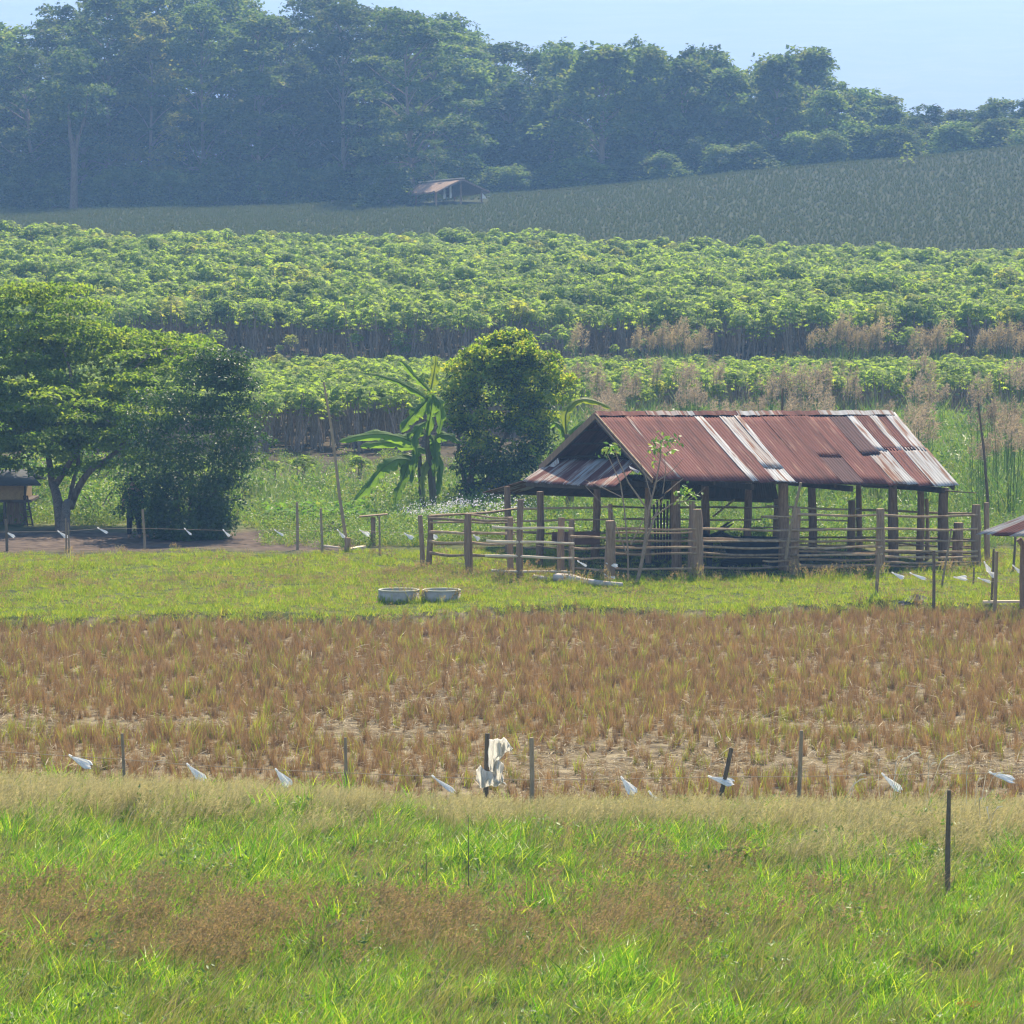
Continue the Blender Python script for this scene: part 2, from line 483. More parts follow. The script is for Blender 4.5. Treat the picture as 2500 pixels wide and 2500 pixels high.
def groundmat():
    m, n, l, out = newmat("field_ground")
    geo = n.new("ShaderNodeNewGeometry")
    sx = n.new("ShaderNodeSeparateXYZ"); l.new(geo.outputs["Position"], sx.inputs[0])
    def noise(scale, det=6):
        t = n.new("ShaderNodeTexNoise"); t.inputs["Scale"].default_value = scale; t.inputs["Detail"].default_value = det
        l.new(geo.outputs["Position"], t.inputs[0]); return t.outputs["Fac"]
    nf = noise(3.0, 8); nm = noise(.6, 5)
    def cr(fac, cols, pos): 
        r = ramp(n, cols, pos); l.new(fac, r.inputs[0]); return r.outputs[0]
    grass = cr(nf, [(.025, .035, .01), (.06, .075, .02), (.12, .11, .04)], [.3, .5, .7])
    paddy = cr(nf, [(.07, .055, .034), (.15, .12, .07), (.23, .195, .12)], [.32, .5, .68])
    soil = cr(nf, [(.045, .034, .027), (.085, .064, .049), (.13, .10, .075)], [.3, .5, .7])
    weeds = cr(nf, [(.05, .07, .025), (.10, .12, .04), (.16, .13, .07)], [.3, .5, .7])
    hill = cr(nf, [(.022, .032, .014), (.036, .048, .02), (.06, .065, .03)], [.3, .55, .75])
    # wobbling y
    add = n.new("ShaderNodeMath"); add.operation = 'MULTIPLY_ADD'
    l.new(nm, add.inputs[0]); add.inputs[1].default_value = 3.0
    off = n.new("ShaderNodeMath"); off.operation = 'SUBTRACT'; l.new(sx.outputs[1], off.inputs[0]); off.inputs[1].default_value = 1.5
    l.new(off.outputs[0], add.inputs[2])
    cur = grass
    def step(c2, y0, wd, cur, src):
        mr = n.new("ShaderNodeMapRange"); mr.inputs[1].default_value = y0 - wd; mr.inputs[2].default_value = y0 + wd
        l.new(src, mr.inputs[0])
        mx = n.new("ShaderNodeMix"); mx.data_type = 'RGBA'
        l.new(mr.outputs[0], mx.inputs[0]); l.new(cur, mx.inputs[6]); l.new(c2, mx.inputs[7])
        return mx.outputs[2]
    fx = n.new("ShaderNodeMath"); fx.operation = 'MULTIPLY_ADD'; l.new(sx.outputs[0], fx.inputs[0]); fx.inputs[1].default_value = -.368; fx.inputs[2].default_value = -.6 * .368
    fm = n.new("ShaderNodeMath"); fm.operation = 'MAXIMUM'; l.new(fx.outputs[0], fm.inputs[0]); fm.inputs[1].default_value = 0
    fy = n.new("ShaderNodeMath"); fy.operation = 'SUBTRACT'; l.new(sx.outputs[1], fy.inputs[0]); l.new(fm.outputs[0], fy.inputs[1])
    cur = step(paddy, 58.6, .3, cur, fy.outputs[0])
    ff_ = n.new("ShaderNodeMath"); ff_.operation = 'MULTIPLY_ADD'; l.new(sx.outputs[0], ff_.inputs[0]); ff_.inputs[1].default_value = -.17; l.new(sx.outputs[1], ff_.inputs[2])
    cur = step(grass, 89.7, .4, cur, ff_.outputs[0])
    # bare soil strip: left side and under the shed
    wob = add.outputs[0]
    gx = n.new("ShaderNodeMapRange"); gx.inputs[1].default_value = -4.6; gx.inputs[2].default_value = -3.0; l.new(sx.outputs[0], gx.inputs[0])
    sm = n.new("ShaderNodeMix"); sm.data_type = 'RGBA'; l.new(gx.outputs[0], sm.inputs[0]); l.new(soil, sm.inputs[6]); l.new(grass, sm.inputs[7])
    s2 = step(sm.outputs[2], 107.0, .8, cur, wob)
    s2 = step(weeds, 115.0, 1.2, s2, wob)
    cur = s2
    shade_soil = cr(nf, [(.03, .026, .018), (.055, .045, .03), (.09, .075, .045)], [.3, .5, .7])  # darker ground under the cassava: its shade put into the soil colour
    cur = step(shade_soil, 134, 2, cur, wob)
    cur = step(hill, 256, 2, cur, sx.outputs[1])
    p = n.new("ShaderNodeBsdfPrincipled"); p.inputs["Roughness"].default_value = .95; p.inputs["Specular IOR Level"].default_value = .05
    l.new(cur, p.inputs["Base Color"])
    b = n.new("ShaderNodeBump"); b.inputs["Strength"].default_value = .6; b.inputs["Distance"].default_value = .05
    l.new(nf, b.inputs["Height"]); l.new(b.outputs[0], p.inputs["Normal"])
    l.new(p.outputs[0], out.inputs[0])
    return m
tag(g.obj("ground", groundmat()), kind='structure')

# distant mountain
g = Geo()
mx_ = np.linspace(-2300, 2300, 161)
prof = np.interp(1250 + mx_ / 2900 * F, [-8000, -1500, 0, 700, 1200, 1900, 2500, 3500, 9000], [250, 60, -30, -60, -50, -95, -120, -60, 200])
top = zrow(prof + 7 * vnoise(mx_, mx_ * 0, 70, 5), 2900.0)
rows_ = []
for k, t in enumerate(np.linspace(0, 1, 14)):
    yy = 2150 + 750 * t
    zz = top * (t ** 1.15) + 7 * vnoise(mx_ , mx_ * 0 + yy, 60, 8) * t * (1 - t) * 2 - 2 * (1 - t)
    rows_.append(np.stack([mx_, np.full_like(mx_, yy), zz], 1))
rows_.append(np.stack([mx_, np.full_like(mx_, 3200), np.full_like(mx_, -3)], 1))
V = np.concatenate(rows_)
n_ = len(mx_)
ii = np.arange(len(rows_) - 1)[:, None] * n_ + np.arange(n_ - 1)[None, :]
g.add(V, np.stack([ii, ii + 1, ii + n_ + 1, ii + n_], -1).reshape(-1, 4), 0, True)
M['mount'] = noisemat("wooded_mountain", [(.012, .02, .018), (.03, .042, .03), (.06, .07, .045)], .06, bump=0, detail=10, coord='Generated')
M['mount'].node_tree.nodes["Noise Texture"].inputs["Scale"].default_value = 60
tag(g.obj("hills", M['mount']), kind='structure')

# haze
hz = Geo()
box(hz, (0, 1610, 113), (6000, 3360, 240))
def hazemat():
    m, n, l, out = newmat("blue_haze")
    pv = n.new("ShaderNodeVolumePrincipled")
    pv.inputs["Color"].default_value = (.26, .52, 1.0, 1)
    pv.inputs["Absorption Color"].default_value = (.34, .11, 1, 1)
    pv.inputs["Density"].default_value = HAZE
    pv.inputs["Anisotropy"].default_value = 0.35
    l.new(pv.outputs[0], out.inputs[1])
    return m
HAZE = 0.00052
tag(hz.obj("haze", hazemat()), kind='stuff')

# ------------------------------------------------------------------ scatter (geometry nodes)
def scatter(name, P, rot, scl, idx, protos, kind='stuff', label=None, cat=None):
    me = bpy.data.meshes.new(name)
    n_ = len(P)
    me.vertices.add(n_)
    me.vertices.foreach_set("co", np.asarray(P, np.float32).ravel())
    a = me.attributes.new("rot", 'FLOAT_VECTOR', 'POINT'); a.data.foreach_set("vector", np.asarray(rot, np.float32).ravel())
    a = me.attributes.new("scl", 'FLOAT', 'POINT'); a.data.foreach_set("value", np.asarray(scl, np.float32).ravel())
    a = me.attributes.new("pick", 'INT', 'POINT'); a.data.foreach_set("value", np.asarray(idx, np.int32).ravel())
    o = bpy.data.objects.new(name, me)
    COL.objects.link(o)
    c = bpy.data.collections.new(name + "_plants")
    for p in protos: c.objects.link(p)
    rank = {i: k for k, i in enumerate(sorted(range(len(protos)), key=lambda i: protos[i].name))}
    idx = np.array([rank[int(i)] for i in idx])
    a.data.foreach_set('value', idx.astype(np.int32))
    ng = bpy.data.node_groups.new(name + "_nodes", 'GeometryNodeTree')
    ng.interface.new_socket("Geometry", in_out='INPUT', socket_type='NodeSocketGeometry')
    ng.interface.new_socket("Geometry", in_out='OUTPUT', socket_type='NodeSocketGeometry')
    N = ng.nodes; L = ng.links
    gi = N.new("NodeGroupInput"); go = N.new("NodeGroupOutput")
    iop = N.new("GeometryNodeInstanceOnPoints")
    ci = N.new("GeometryNodeCollectionInfo")
    ci.inputs["Collection"].default_value = c
    ci.inputs["Separate Children"].default_value = True
    ci.inputs["Reset Children"].default_value = True
    def attr(nm, t):
        q = N.new("GeometryNodeInputNamedAttribute"); q.data_type = t; q.inputs["Name"].default_value = nm
        return [s for s in q.outputs if s.enabled and s.name == "Attribute"][0]
    e2r = N.new("FunctionNodeEulerToRotation")
    L.new(attr("rot", 'FLOAT_VECTOR'), e2r.inputs[0])
    L.new(gi.outputs[0], iop.inputs["Points"])
    L.new(ci.outputs[0], iop.inputs["Instance"])
    iop.inputs["Pick Instance"].default_value = True
    L.new(attr("pick", 'INT'), iop.inputs["Instance Index"])
    L.new(e2r.outputs[0], iop.inputs["Rotation"])
    L.new(attr("scl", 'FLOAT'), iop.inputs["Scale"])
    L.new(iop.outputs[0], go.inputs[0])
    md = o.modifiers.new("scatter", 'NODES'); md.node_group = ng
    tag(o, label, cat, None, kind)
    return o

def proto(name, g, mats):
    return g.obj(name, mats, link=False)

def region(x0f, x1f, y0, y1, dens, seed):
    """random points, x limits as functions of y"""
    r = np.random.default_rng(seed)
    w_ = max(x1f(y0) - x0f(y0), x1f(y1) - x0f(y1))
    n_ = int(dens * w_ * (y1 - y0))
    y = r.uniform(y0, y1, n_)
    t = r.uniform(0, 1, n_)
    xa = np.array([x0f(v) for v in (y0, y1)]); xb = np.array([x1f(v) for v in (y0, y1)])
    lo = np.interp(y, [y0, y1], xa); hi = np.interp(y, [y0, y1], xb)
    keep = r.uniform(0, 1, n_) < (hi - lo) / w_
    x = lo + (hi - lo) * t
    return x[keep], y[keep], r
HW = lambda m: (lambda y: -(y * .125 + m)), 
def lo(m): return lambda y: -(y * 0.1255 + m)
def hi(m): return lambda y: (y * 0.1255 + m)

# ------------------------------------------------------------------ grass prototypes
def tuft(n, h, wd, spread, lean, seed, mat=0, az0=0.0, azw=math.pi, segs=2, g=None, bend=.5):
    r = np.random.default_rng(seed)
    g = g or Geo()
    a = r.uniform(0, 6.28, n); rr = spread * np.sqrt(r.uniform(0, 1, n))
    B = np.stack([np.cos(a) * rr, np.sin(a) * rr, np.zeros(n)], 1)
    az = az0 + r.uniform(-azw, azw, n)
    blades(g, B, az, r.uniform(.25, 1, n) * lean, h * r.uniform(.55, 1.1, n), wd * r.uniform(.6, 1.2, n), bend, mat, segs, face=r.uniform(0, 3.14, n))
    return g

def panicle_tuft(n, h, seed, stem_mat, head_mat, spread=.12, headlen=.2, wisp=16, lean=.5, wd=.0035, hw=.004, g=None):
    """thin stalks that lean with the wind and carry an open, feathery head"""
    r = np.random.default_rng(seed)
    g = g or Geo()
    a = r.uniform(0, 6.28, n); rr = spread * np.sqrt(r.uniform(0, 1, n))
    B = np.stack([np.cos(a) * rr, np.sin(a) * rr, np.zeros(n)], 1)
    az = r.normal(0.1, .7, n); le = r.uniform(.2, 1, n) * lean; H = h * r.uniform(.65, 1.1, n)
    blades(g, B, az, le, H, np.full(n, wd * 1.4), .5, stem_mat, 2, face=r.uniform(0, 3.14, n))
    a2 = le * (0.4 + .8)
    d = np.stack([np.cos(az) * np.sin(a2), np.sin(az) * np.sin(a2), np.cos(a2)], 1)
    tip = B + d * H[:, None]
    T = np.repeat(tip, wisp, 0); DD = np.repeat(d, wisp, 0)
    t = r.uniform(0, 1, len(T))[:, None]
    c = T - DD * headlen * t
    dirs = unit(DD * 1.0 + np.array([.5, 0, -.1]) + r.normal(0, .55, (len(T), 3)))
    leaves(g, c, dirs, r.normal(0, 1, (len(T), 3)), headlen * .42 * (.35 + .65 * t[:, 0]), hw * r.uniform(.7, 1.4, len(T)), head_mat)
    return g

green = [proto("grass_tuft", (tuft(24, .36, .0125, .12, 1.0, 100 + k, 0, 0.2, 2.6, 3) if k < 3 else tuft(20, .42, .0155, .10, 1.1, 100 + k, 0, 0.2, 2.8, 3)), M['grass']) for k in range(4)]
long_ = []
for k in range(3):
    g = tuft(16, .50, .012, .12, .8, 120 + k, 0, 0.1, 1.6, 3)
    tuft(3, .75, .010, .10, 1.15, 125 + k, 1, 0.1, .5, 3, g)
    long_.append(proto("long_grass_tuft", g, [M['grass_dry'], M['straw']]))
pale = []
for k in range(4):
    g = panicle_tuft(10, .50, 140 + k, 0, 1, .17, .24, 18, .6, .003, .005)
    tuft(9, .4, .009, .13, .8, 160 + k, 2, .1, 2.4, 2, g)
    pale.append(proto("pale_seed_grass_tuft", g, [M['grass_dry'], M['seed'], M['grass']]))
red = []
for k in range(4):
    g = panicle_tuft(13, .46, 180 + k, 0, 1, .15, .15, 8, .5, .005, .010)
    tuft(9, .36, .008, .12, .7, 190 + k, 0, .1, 2.0, 2, g)
    tuft(7, .30, .010, .12, .9, 195 + k, 2, .1, 2.4, 2, g)
    red.append(proto("red_seed_grass_tuft", g, [M['grass_dry'], M['redseed'], M['grass']]))

# masks of the foreground meadow in world space
def fg_masks(x, y):
    nz = vnoise(x, y, 4.5, 21); n2 = vnoise(x, y, 1.6, 22)
    pale_ = np.clip((y - (54.6 - np.clip(x, -1, 6) * .45) + nz * 1.1 + n2 * .9) / 1.6, 0, 1)
    right = np.clip((x - 3.2 + n2) / 1.5, 0, 1)
    red_ = np.exp(-((y - 47.0 - nz * .9 - n2 * .5) / 1.9) ** 2) * np.clip(1.15 - right, 0, 1)
    red_ = np.maximum(red_, np.exp(-((y - 50.2 + n2) / 2.0) ** 2) * np.clip((x + 0.2) / 1.0, 0, 1) * np.clip((4.3 - x) / 1.0, 0, 1) * .5)
    return pale_, red_
x, y, r = region(lo(1.6), hi(1.6), 39.5, 61.4, 42, 31)
pm, rm = fg_masks(x, y)
yfence = np.interp(1250 + x / y * F, [-300, 1150, 1300, 2800], [61.8, 58.6, 58.4, 58.2])
keep = (r.uniform(0, 1, len(x)) > np.maximum(pm * .75, rm * .5)) & (y < yfence - .1) & (vnoise(x, y, 1.1, 38) + .5 * vnoise(x, y, .45, 39) < .95)
x, y, pm, rm = x[keep], y[keep], pm[keep], rm[keep]
P = np.stack([x, y, ground_z(x, y) - .01], 1); n_ = len(x)
tall = .95 + .40 * vnoise(x, y, 2.6, 33) + .22 * vnoise(x, y, .7, 34)
scatter("meadow_grass", P, np.stack([r.normal(0, .08, n_), r.normal(0.08, .1, n_), r.normal(0, .7, n_)], 1), np.clip(tall, .45, 1.7) * r.uniform(.75, 1.2, n_) * (1 - .15 * rm) * (1 - .25 * pm),
        np.where(r.uniform(0, 1, n_) < .05 + .28 * np.clip(vnoise(x, y, 1.9, 40), 0, 1), 3, r.integers(0, 3, n_)), green, label="bright green meadow grass filling the foreground", cat="grass")
x, y, r = region(lo(1.6), hi(1.6), 39.5, 61.5, 46, 32)
pm, rm = fg_masks(x, y)
yfence = np.interp(1250 + x / y * F, [-300, 1150, 1300, 2800], [61.8, 58.6, 58.4, 58.2])
okp = y < yfence - .6
x, y, pm, rm, yfence = x[okp], y[okp], pm[okp], rm[okp], yfence[okp]
pk = np.where(r.uniform(0, 1, len(x)) < pm * 1.0, 1, 0)
rk = np.where((r.uniform(0, 1, len(x)) < rm * np.clip(.95 - .13 * (x + 2), .3, .9) * np.clip(.7 + .5 * vnoise(x, y, 1.3, 35), .1, 1)) & (pk == 0), 1, 0)
lk = np.where((pk + rk == 0) & (r.uniform(0, 1, len(x)) < .22), 1, 0)
for nm, msk, pr, lab in (("pale_seed_grass", pk, pale, "band of wispy pale seeding grass along the near fence"),
                    ("red_seed_grass", rk, red, "brownish red seeding grass across the meadow foreground"),
                    ("dry_long_grass", lk, long_, "sparse long dry grass blades leaning in the meadow")):
    q = msk > 0; n_ = int(q.sum())
    P = np.stack([x[q], y[q], ground_z(x[q], y[q]) - .01], 1)
    scatter(nm, P, np.stack([r.normal(0, .08, n_), r.normal(0.1, .1, n_), r.normal(0, .5, n_)], 1), r.uniform(.7, 1.2, n_) * (1 - .45 * np.clip((y[q] - np.interp(1250 + x[q] / y[q] * F, [-300, 1150, 1300, 2800], [61.8, 58.6, 58.4, 58.2]) + 3.2) / 2.6, 0, 1)), r.integers(0, len(pr), n_), pr, label=lab, cat="grass")

# ------------------------------------------------------------------ rice stubble
stub = []
for k in range(6):
    rr = np.random.default_rng(300 + k)
    g = tuft(34, .36 if k < 4 else .28, .011, .085, .28 if k < 4 else .6, 300 + k, 0, 0, 3.14, 1, bend=.3)
    if k % 2: tuft(5, .40, .012, .08, .4, 320 + k, 1, 0, 3.14, 2, g)
    if k == 3: tuft(14, .42, .012, .08, .4, 330 + k, 1, 0, 3.14, 2, g)
    stub.append(proto("stubble_clump", g, [M['stubble'], M['shoot']]))
rowsy = np.arange(58.6, 92.5, .22)
PX, PY = [], []
for yv in rowsy:
    xx = np.arange(lo(2)(yv), hi(2)(yv), .20)
    PX.append(xx + RNG.normal(0, .09, len(xx))); PY.append(yv + RNG.normal(0, .09, len(xx)))
x = np.concatenate(PX); y = np.concatenate(PY)
bare = vnoise(x * .45, y, 5.0, 41) + .5 * vnoise(x * .6, y, 1.8, 42)
# trampled strips with straw: around rows 1740 and 1840 of the photo
patch_ = np.clip(.55 + .8 * vnoise(x * .5, y, 3.0, 43), 0, 1)
strip = .95 * patch_ * np.exp(-((y - 69.8 - .8 * np.sin(x * .7)) / 1.0) ** 2) + .5 * np.exp(-((y - 64.6) / 1.5) ** 2) * np.clip((x + 1.5) / 2, 0, 1) + .3 * np.exp(-((y - 63) / 3) ** 2)
dens = np.clip(1.0 - .20 * np.clip(bare, 0, 2) - strip, .06, 1)
keep = (RNG.uniform(0, 1, len(x)) < dens) & (y > yfen(x) + .3) & (y < yfar(x) + RNG.normal(0, .22, len(x)))
dn = dens[keep]; x = x[keep]; y = y[keep]; n_ = len(x)
pick = np.where(RNG.uniform(0, 1, n_) < np.where(y < 70, .10, .03) + .20 * np.clip(vnoise(x * .6, y, 3.5, 45) - .15, 0, 1), 3, RNG.choice([0, 1, 2, 0, 2, 4, 5], n_))
scatter("rice_stubble", np.stack([x, y, ground_z(x, y) - .01], 1), np.stack([RNG.normal(0, .13, n_), RNG.normal(.02, .13, n_), RNG.uniform(0, 6.28, n_)], 1),
        RNG.uniform(.45, 1.1, n_) * (.66 + .28 * dn), pick, stub, label="brown cut rice stubble standing in the harvested paddy", cat="stubble")
# loose straw
lit = []
for k in range(4):
    rr = np.random.default_rng(350 + k); g = Geo()
    nn = 22
    C = np.stack([rr.normal(0, .16, nn), rr.normal(0, .16, nn), rr.uniform(.005, .06, nn)], 1)
    a = rr.uniform(0, 6.28, nn)
    D = np.stack([np.cos(a), np.sin(a), rr.normal(0, .15, nn)], 1)
    leaves(g, C, D, np.array([0, 0, 1.0]) + rr.normal(0, .3, (nn, 3)), rr.uniform(.12, .36, nn), .012)
    lit.append(proto("straw_wisp", g, M['straw']))
x, y, r = region(lo(2), hi(2), 58.5, 90.4, 13, 36)
q_ = (y > yfen(x) + .2) & (y < yfar(x) - .2)
x, y = x[q_], y[q_]
bare = vnoise(x * .45, y, 5.0, 41)
patch_ = np.clip(.55 + .8 * vnoise(x * .5, y, 3.0, 43), 0, 1)
strip = .95 * patch_ * np.exp(-((y - 69.8 - .8 * np.sin(x * .7)) / 1.1) ** 2) + .8 * np.exp(-((y - 64.6) / 1.6) ** 2) * np.clip((x + 1.5) / 2, .25, 1)
keep = r.uniform(0, 1, len(x)) < np.clip(.25 + .2 * bare + strip, .08, 1)
x, y = x[keep], y[keep]; n_ = len(x)
scatter("loose_straw", np.stack([x, y, ground_z(x, y)], 1), np.stack([r.normal(0, .1, n_), r.normal(0, .1, n_), r.uniform(0, 6.28, n_)], 1), r.uniform(.7, 1.4, n_), r.integers(0, 4, n_), lit,
        label="pale loose straw littering the bare strips of the paddy", cat="straw")

# ------------------------------------------------------------------ pasture
pas = [proto("pasture_tuft", tuft(22, .12, .012, .13, 1.1, 400 + k, 0, 0, 3.14, 1), M['pasture']) for k in range(4)]
pasr = []
for k in range(2):
    g = panicle_tuft(9, .27, 420 + k, 0, 1, .13, .12, 7, .4, .004, .012)
    pasr.append(proto("pasture_red_tuft", g, [M['pasture'], M['redseed']]))
x, y, r = region(lo(3), hi(3), 86.5, 107.5, 46, 37)
soilm = (x < -4.0 + 1.2 * vnoise(x, y, 4, 44)) & (y > 106.4 + .6 * vnoise(x, y, 2.5, 46))
shed_m = (x > 1.6) & (x < 11.5) & (y > 97.8 + (x - 2) * .15) & (r.uniform(0, 1, len(x)) < .8)
keep = ~soilm & ~shed_m & (y > yfar(x) - .1)
x, y = x[keep], y[keep]; n_ = len(x)
dk = np.clip(vnoise(x, y, 2.2, 47), 0, 2)
rp_ = (r.uniform(0, 1, n_) < .05 + .45 * np.exp(-((y - 96.5) / 2.0) ** 2) * np.clip(-x * .12 + .15, 0, 1) * (vnoise(x, y, 2.5, 48) > 0) + .35 * (np.abs(x + .5) < 2.6) * (y > 97.5) * (y < 100))
for (cx_, cy2, rx_, k_) in ((-2.55, 91.6, .62, 70), (-1.58, 91.6, .6, 70), (1.4, 96.2, .5, 30), (2.3, 96.0, .5, 30), (3.0, 97.6, .3, 20), (8.3, 91.9, .2, 12), (9.45, 91.0, .2, 12), (4.4, 97.2, .5, 40), (6.8, 98.7, .4, 30), (8.8, 98.2, .4, 30), (11.4, 100.2, .4, 30), (5.6, 98.0, .8, 50), (7.6, 98.2, .8, 60), (10.0, 99.0, .9, 60)):
    x = np.concatenate([x, cx_ + r.normal(0, rx_ * .55, k_)]); y = np.concatenate([y, cy2 + r.normal(0, .12, k_)]); dk = np.concatenate([dk, r.uniform(.8, 2.2, k_)]); rp_ = np.concatenate([rp_, r.uniform(0, 1, k_) < .12])
n_ = len(x)
bank = np.exp(-((y - yfar(x) - .25) / .35) ** 2)
scatter("pasture_grass", np.stack([x, y, ground_z(x, y) - .005], 1), np.stack([r.normal(0, .1, n_), r.normal(.05, .1, n_), r.uniform(0, 6.28, n_)], 1),
        (.75 + .45 * dk + .5 * bank) * r.uniform(.7, 1.25, n_), np.where(rp_, r.integers(4, 6, n_), r.integers(0, 4, n_)), pas + pasr, label="short yellow green pasture grass between paddy and shed", cat="grass")

# ------------------------------------------------------------------ cattle shed
RL, RR_ = at(1458, 1010, 102.7), at(2177, 1008, 105.4)
FL, FR = at(1599, 1171, 98.8), at(2333, 1187, 101.5)
BL = at(1322, 1140, 106.6); BR = RR_ + (BL - RL) + np.array([0, 0, -.05])
AX = unit(RR_ - RL)                     # along the ridge
AXH = unit(np.array([AX[0], AX[1], 0]))
NF = np.array([AXH[1], -AXH[0], 0])     # horizontal, towards the front
shed = empty("cattle_shed", (6.2, 103.6, 0), "open timber cattle shed with a long rusty and silver corrugated roof", "shed")

def patch(g, A, B, C, D, cols, rows, amp, waves, mat=0, lift=0.0, sag=0.0, seed=0):
    """corrugated sheet: A-B top edge, D-C bottom edge (u along A->B, v from top to bottom)"""
    rr = np.random.default_rng(seed)
    u = np.linspace(0, 1, cols + 1); v = np.linspace(0, 1, rows + 1)
    U, Vv = np.meshgrid(u, v)
    P = (A * ((1 - U) * (1 - Vv))[..., None] + B * (U * (1 - Vv))[..., None] + C * (U * Vv)[..., None] + D * ((1 - U) * Vv)[..., None])
    nrm = unit(np.cross(B - A, D - A)); nrm = nrm if nrm[2] > 0 else -nrm
    h = lift + amp * np.sin(U * waves * 2 * math.pi) + .012 * np.sin(Vv * 3.1 + rr.uniform(0, 6)) * rr.uniform(.2, 1) - sag * np.sin(Vv * math.pi)
    # a slightly ragged lower edge
    P = P + nrm * h[..., None]
    top = P.reshape(-1, 3)
    n1 = cols + 1
    ii = np.arange(rows)[:, None] * n1 + np.arange(cols)[None, :]
    f = np.stack([ii, ii + 1, ii + n1 + 1, ii + n1], -1).reshape(-1, 4)
    off = g.n
    bot = top - nrm * .003
    N_ = len(top)
    edge = []
    for k in range(cols):
        edge.append((k, N_ + k, N_ + k + 1, k + 1)); b = rows * n1 + k
        edge.append((b, b + 1, N_ + b + 1, N_ + b))
    for k in range(rows):
        edge.append((k * n1, (k + 1) * n1, N_ + (k + 1) * n1, N_ + k * n1)); e = k * n1 + cols
        edge.append((e, N_ + e, N_ + e + n1, e + n1))
    g.add(np.concatenate([top, bot]), np.concatenate([f, f[:, ::-1] + N_, np.array(edge)]), mat, True)
    return U.ravel(), Vv.ravel()

def sheet(name, A, B, C, D, u0, u1, v0, v1, mat, parent, lift=0.0, total=8.1, slope=4.2, seed=0, amp=.008, pitch=.085, label=None, jag=0.0):
    def q(u, v): return A * (1 - u) * (1 - v) + B * u * (1 - v) + C * u * v + D * (1 - u) * v
    g = Geo()
    wv = max(2, round((u1 - u0) * total / pitch))
    j0, j1 = (RNG.uniform(-jag, jag), RNG.uniform(-jag, jag)) if jag else (0, 0)
    cols = wv * 5
    U, V = patch(g, q(u0, v0), q(u1, v0), q(u1, v1 + j1), q(u0, v1 + j0), cols, 8, amp, wv, 0, lift, .01, seed)
    o = g.obj(name, mat, parent)
    uvl = o.data.uv_layers.new(name="UVMap")
    vi = np.empty(len(o.data.loops), np.int32); o.data.loops.foreach_get("vertex_index", vi)
    U2 = np.concatenate([U, U]); V2 = np.concatenate([V, V])
    uv = np.stack([(u0 + (u1 - u0) * U2[vi]) * total, (v0 + (v1 - v0) * V2[vi]) * slope], 1).astype(np.float32)
    uvl.data.foreach_set("uv", uv.ravel())
    if label: o["label"] = label
    return o

fr = [  # u0,u1,v0,v1,material,lift
    (-.012, .088, 0, 1, 'rust', 0), (.083, .098, .02, .97, 'palerust', .012), (.094, .205, 0, 1, 'rust', .004), (.20, .318, .0, 1, 'rust', 0),
    (.314, .342, 0, 1, 'galv', .014), (.338, .402, 0, 1, 'rust', .002), (.397, .418, 0, .80, 'galv', .016), (.414, .452, 0, .80, 'streaky', .008), (.449, .468, 0, .80, 'galv', .016), (.397, .468, .78, 1, 'galv', .004),
    (.464, .545, 0, 1, 'rust', 0), (.54, .625, 0, 1, 'rust', .006), (.62, .70, 0, .62, 'rust', .012), (.62, .70, .58, 1, 'darkrust', .002), (.695, .775, 0, 1, 'rust', .008),
    (.77, .838, 0, .59, 'darkrust', .016), (.77, .800, .55, 1, 'rust', .004), (.797, .840, .55, 1, 'streaky', .003),
    (.834, .868, 0, .53, 'galv', .014), (.864, .912, 0, .53, 'rust', .018), (.908, .937, 0, .53, 'galv', .02), (.933, .972, 0, .52, 'rust', .014), (.968, 1.01, 0, .53, 'galv', .02),
    (.836, .878, .50, 1, 'galv', .004), (.874, .93, .50, 1, 'rust', .006), (.926, 1.015, .49, 1, 'galv', .010)]
for i, (u0, u1, v0, v1, mt, lf) in enumerate(fr):
    sheet("roof_sheet", RL, RR_, FR, FL, u0, u1, v0, v1, M[mt], shed, lf, seed=i, jag=.02,
          label={'galv': "silver galvanised roof sheet", 'streaky': "rust streaked pale roof sheet", 'darkrust': "dark purplish rusty roof sheet"}.get(mt))
# back slope, and its lower continuation
for i in range(8):
    sheet("roof_sheet", RL, RR_, BR, BL, i / 8 - .004, (i + 1) / 8 + .004, 0.005, 1, M['darkrust' if i % 3 else 'rust'], shed, .004 * (i % 2), seed=60 + i)
LB = at(1179, 1202, 109.6); LA = at(1290, 1166, 106.0); 
LA2 = rbp = BL + (BR - BL) * .80 + np.array([0, 0, -.04]); LB2 = at(1900, 1224, 111.8)
LA = LA + np.array([0, 0, -.03])
for i in range(9):
    sheet("roof_sheet", LA, LA2, LB2, LB, i / 9 - .004, (i + 1) / 9 + .004, 0, 1, M['palerust' if i == 0 else 'darkrust'], shed, -.01 + .004 * (i % 2), seed=80 + i, total=10, slope=3.6)
# left pent roof under the gable
PF, PB = at(1498, 1190, 98.6), at(1274, 1176, 105.8)
TF, TB = at(1573, 1122, 100.4), at(1352, 1120, 106.6)
seq = ['streaky', 'rust', 'palerust', 'streaky', 'palerust', 'rust', 'palerust', 'galv', 'streaky', 'rust', 'palerust', 'rust', 'streaky', 'rust']
e = np.linspace(0, 1, len(seq) + 1)
for i, mt in enumerate(seq):
    sheet("pent_sheet", TB, TF, PF, PB, e[i] - .004, e[i + 1] + .004, 0, 1, M[mt], shed, .006 * (i % 2), total=7.6, slope=2.2, seed=120 + i, jag=.03, amp=.014, pitch=.11)
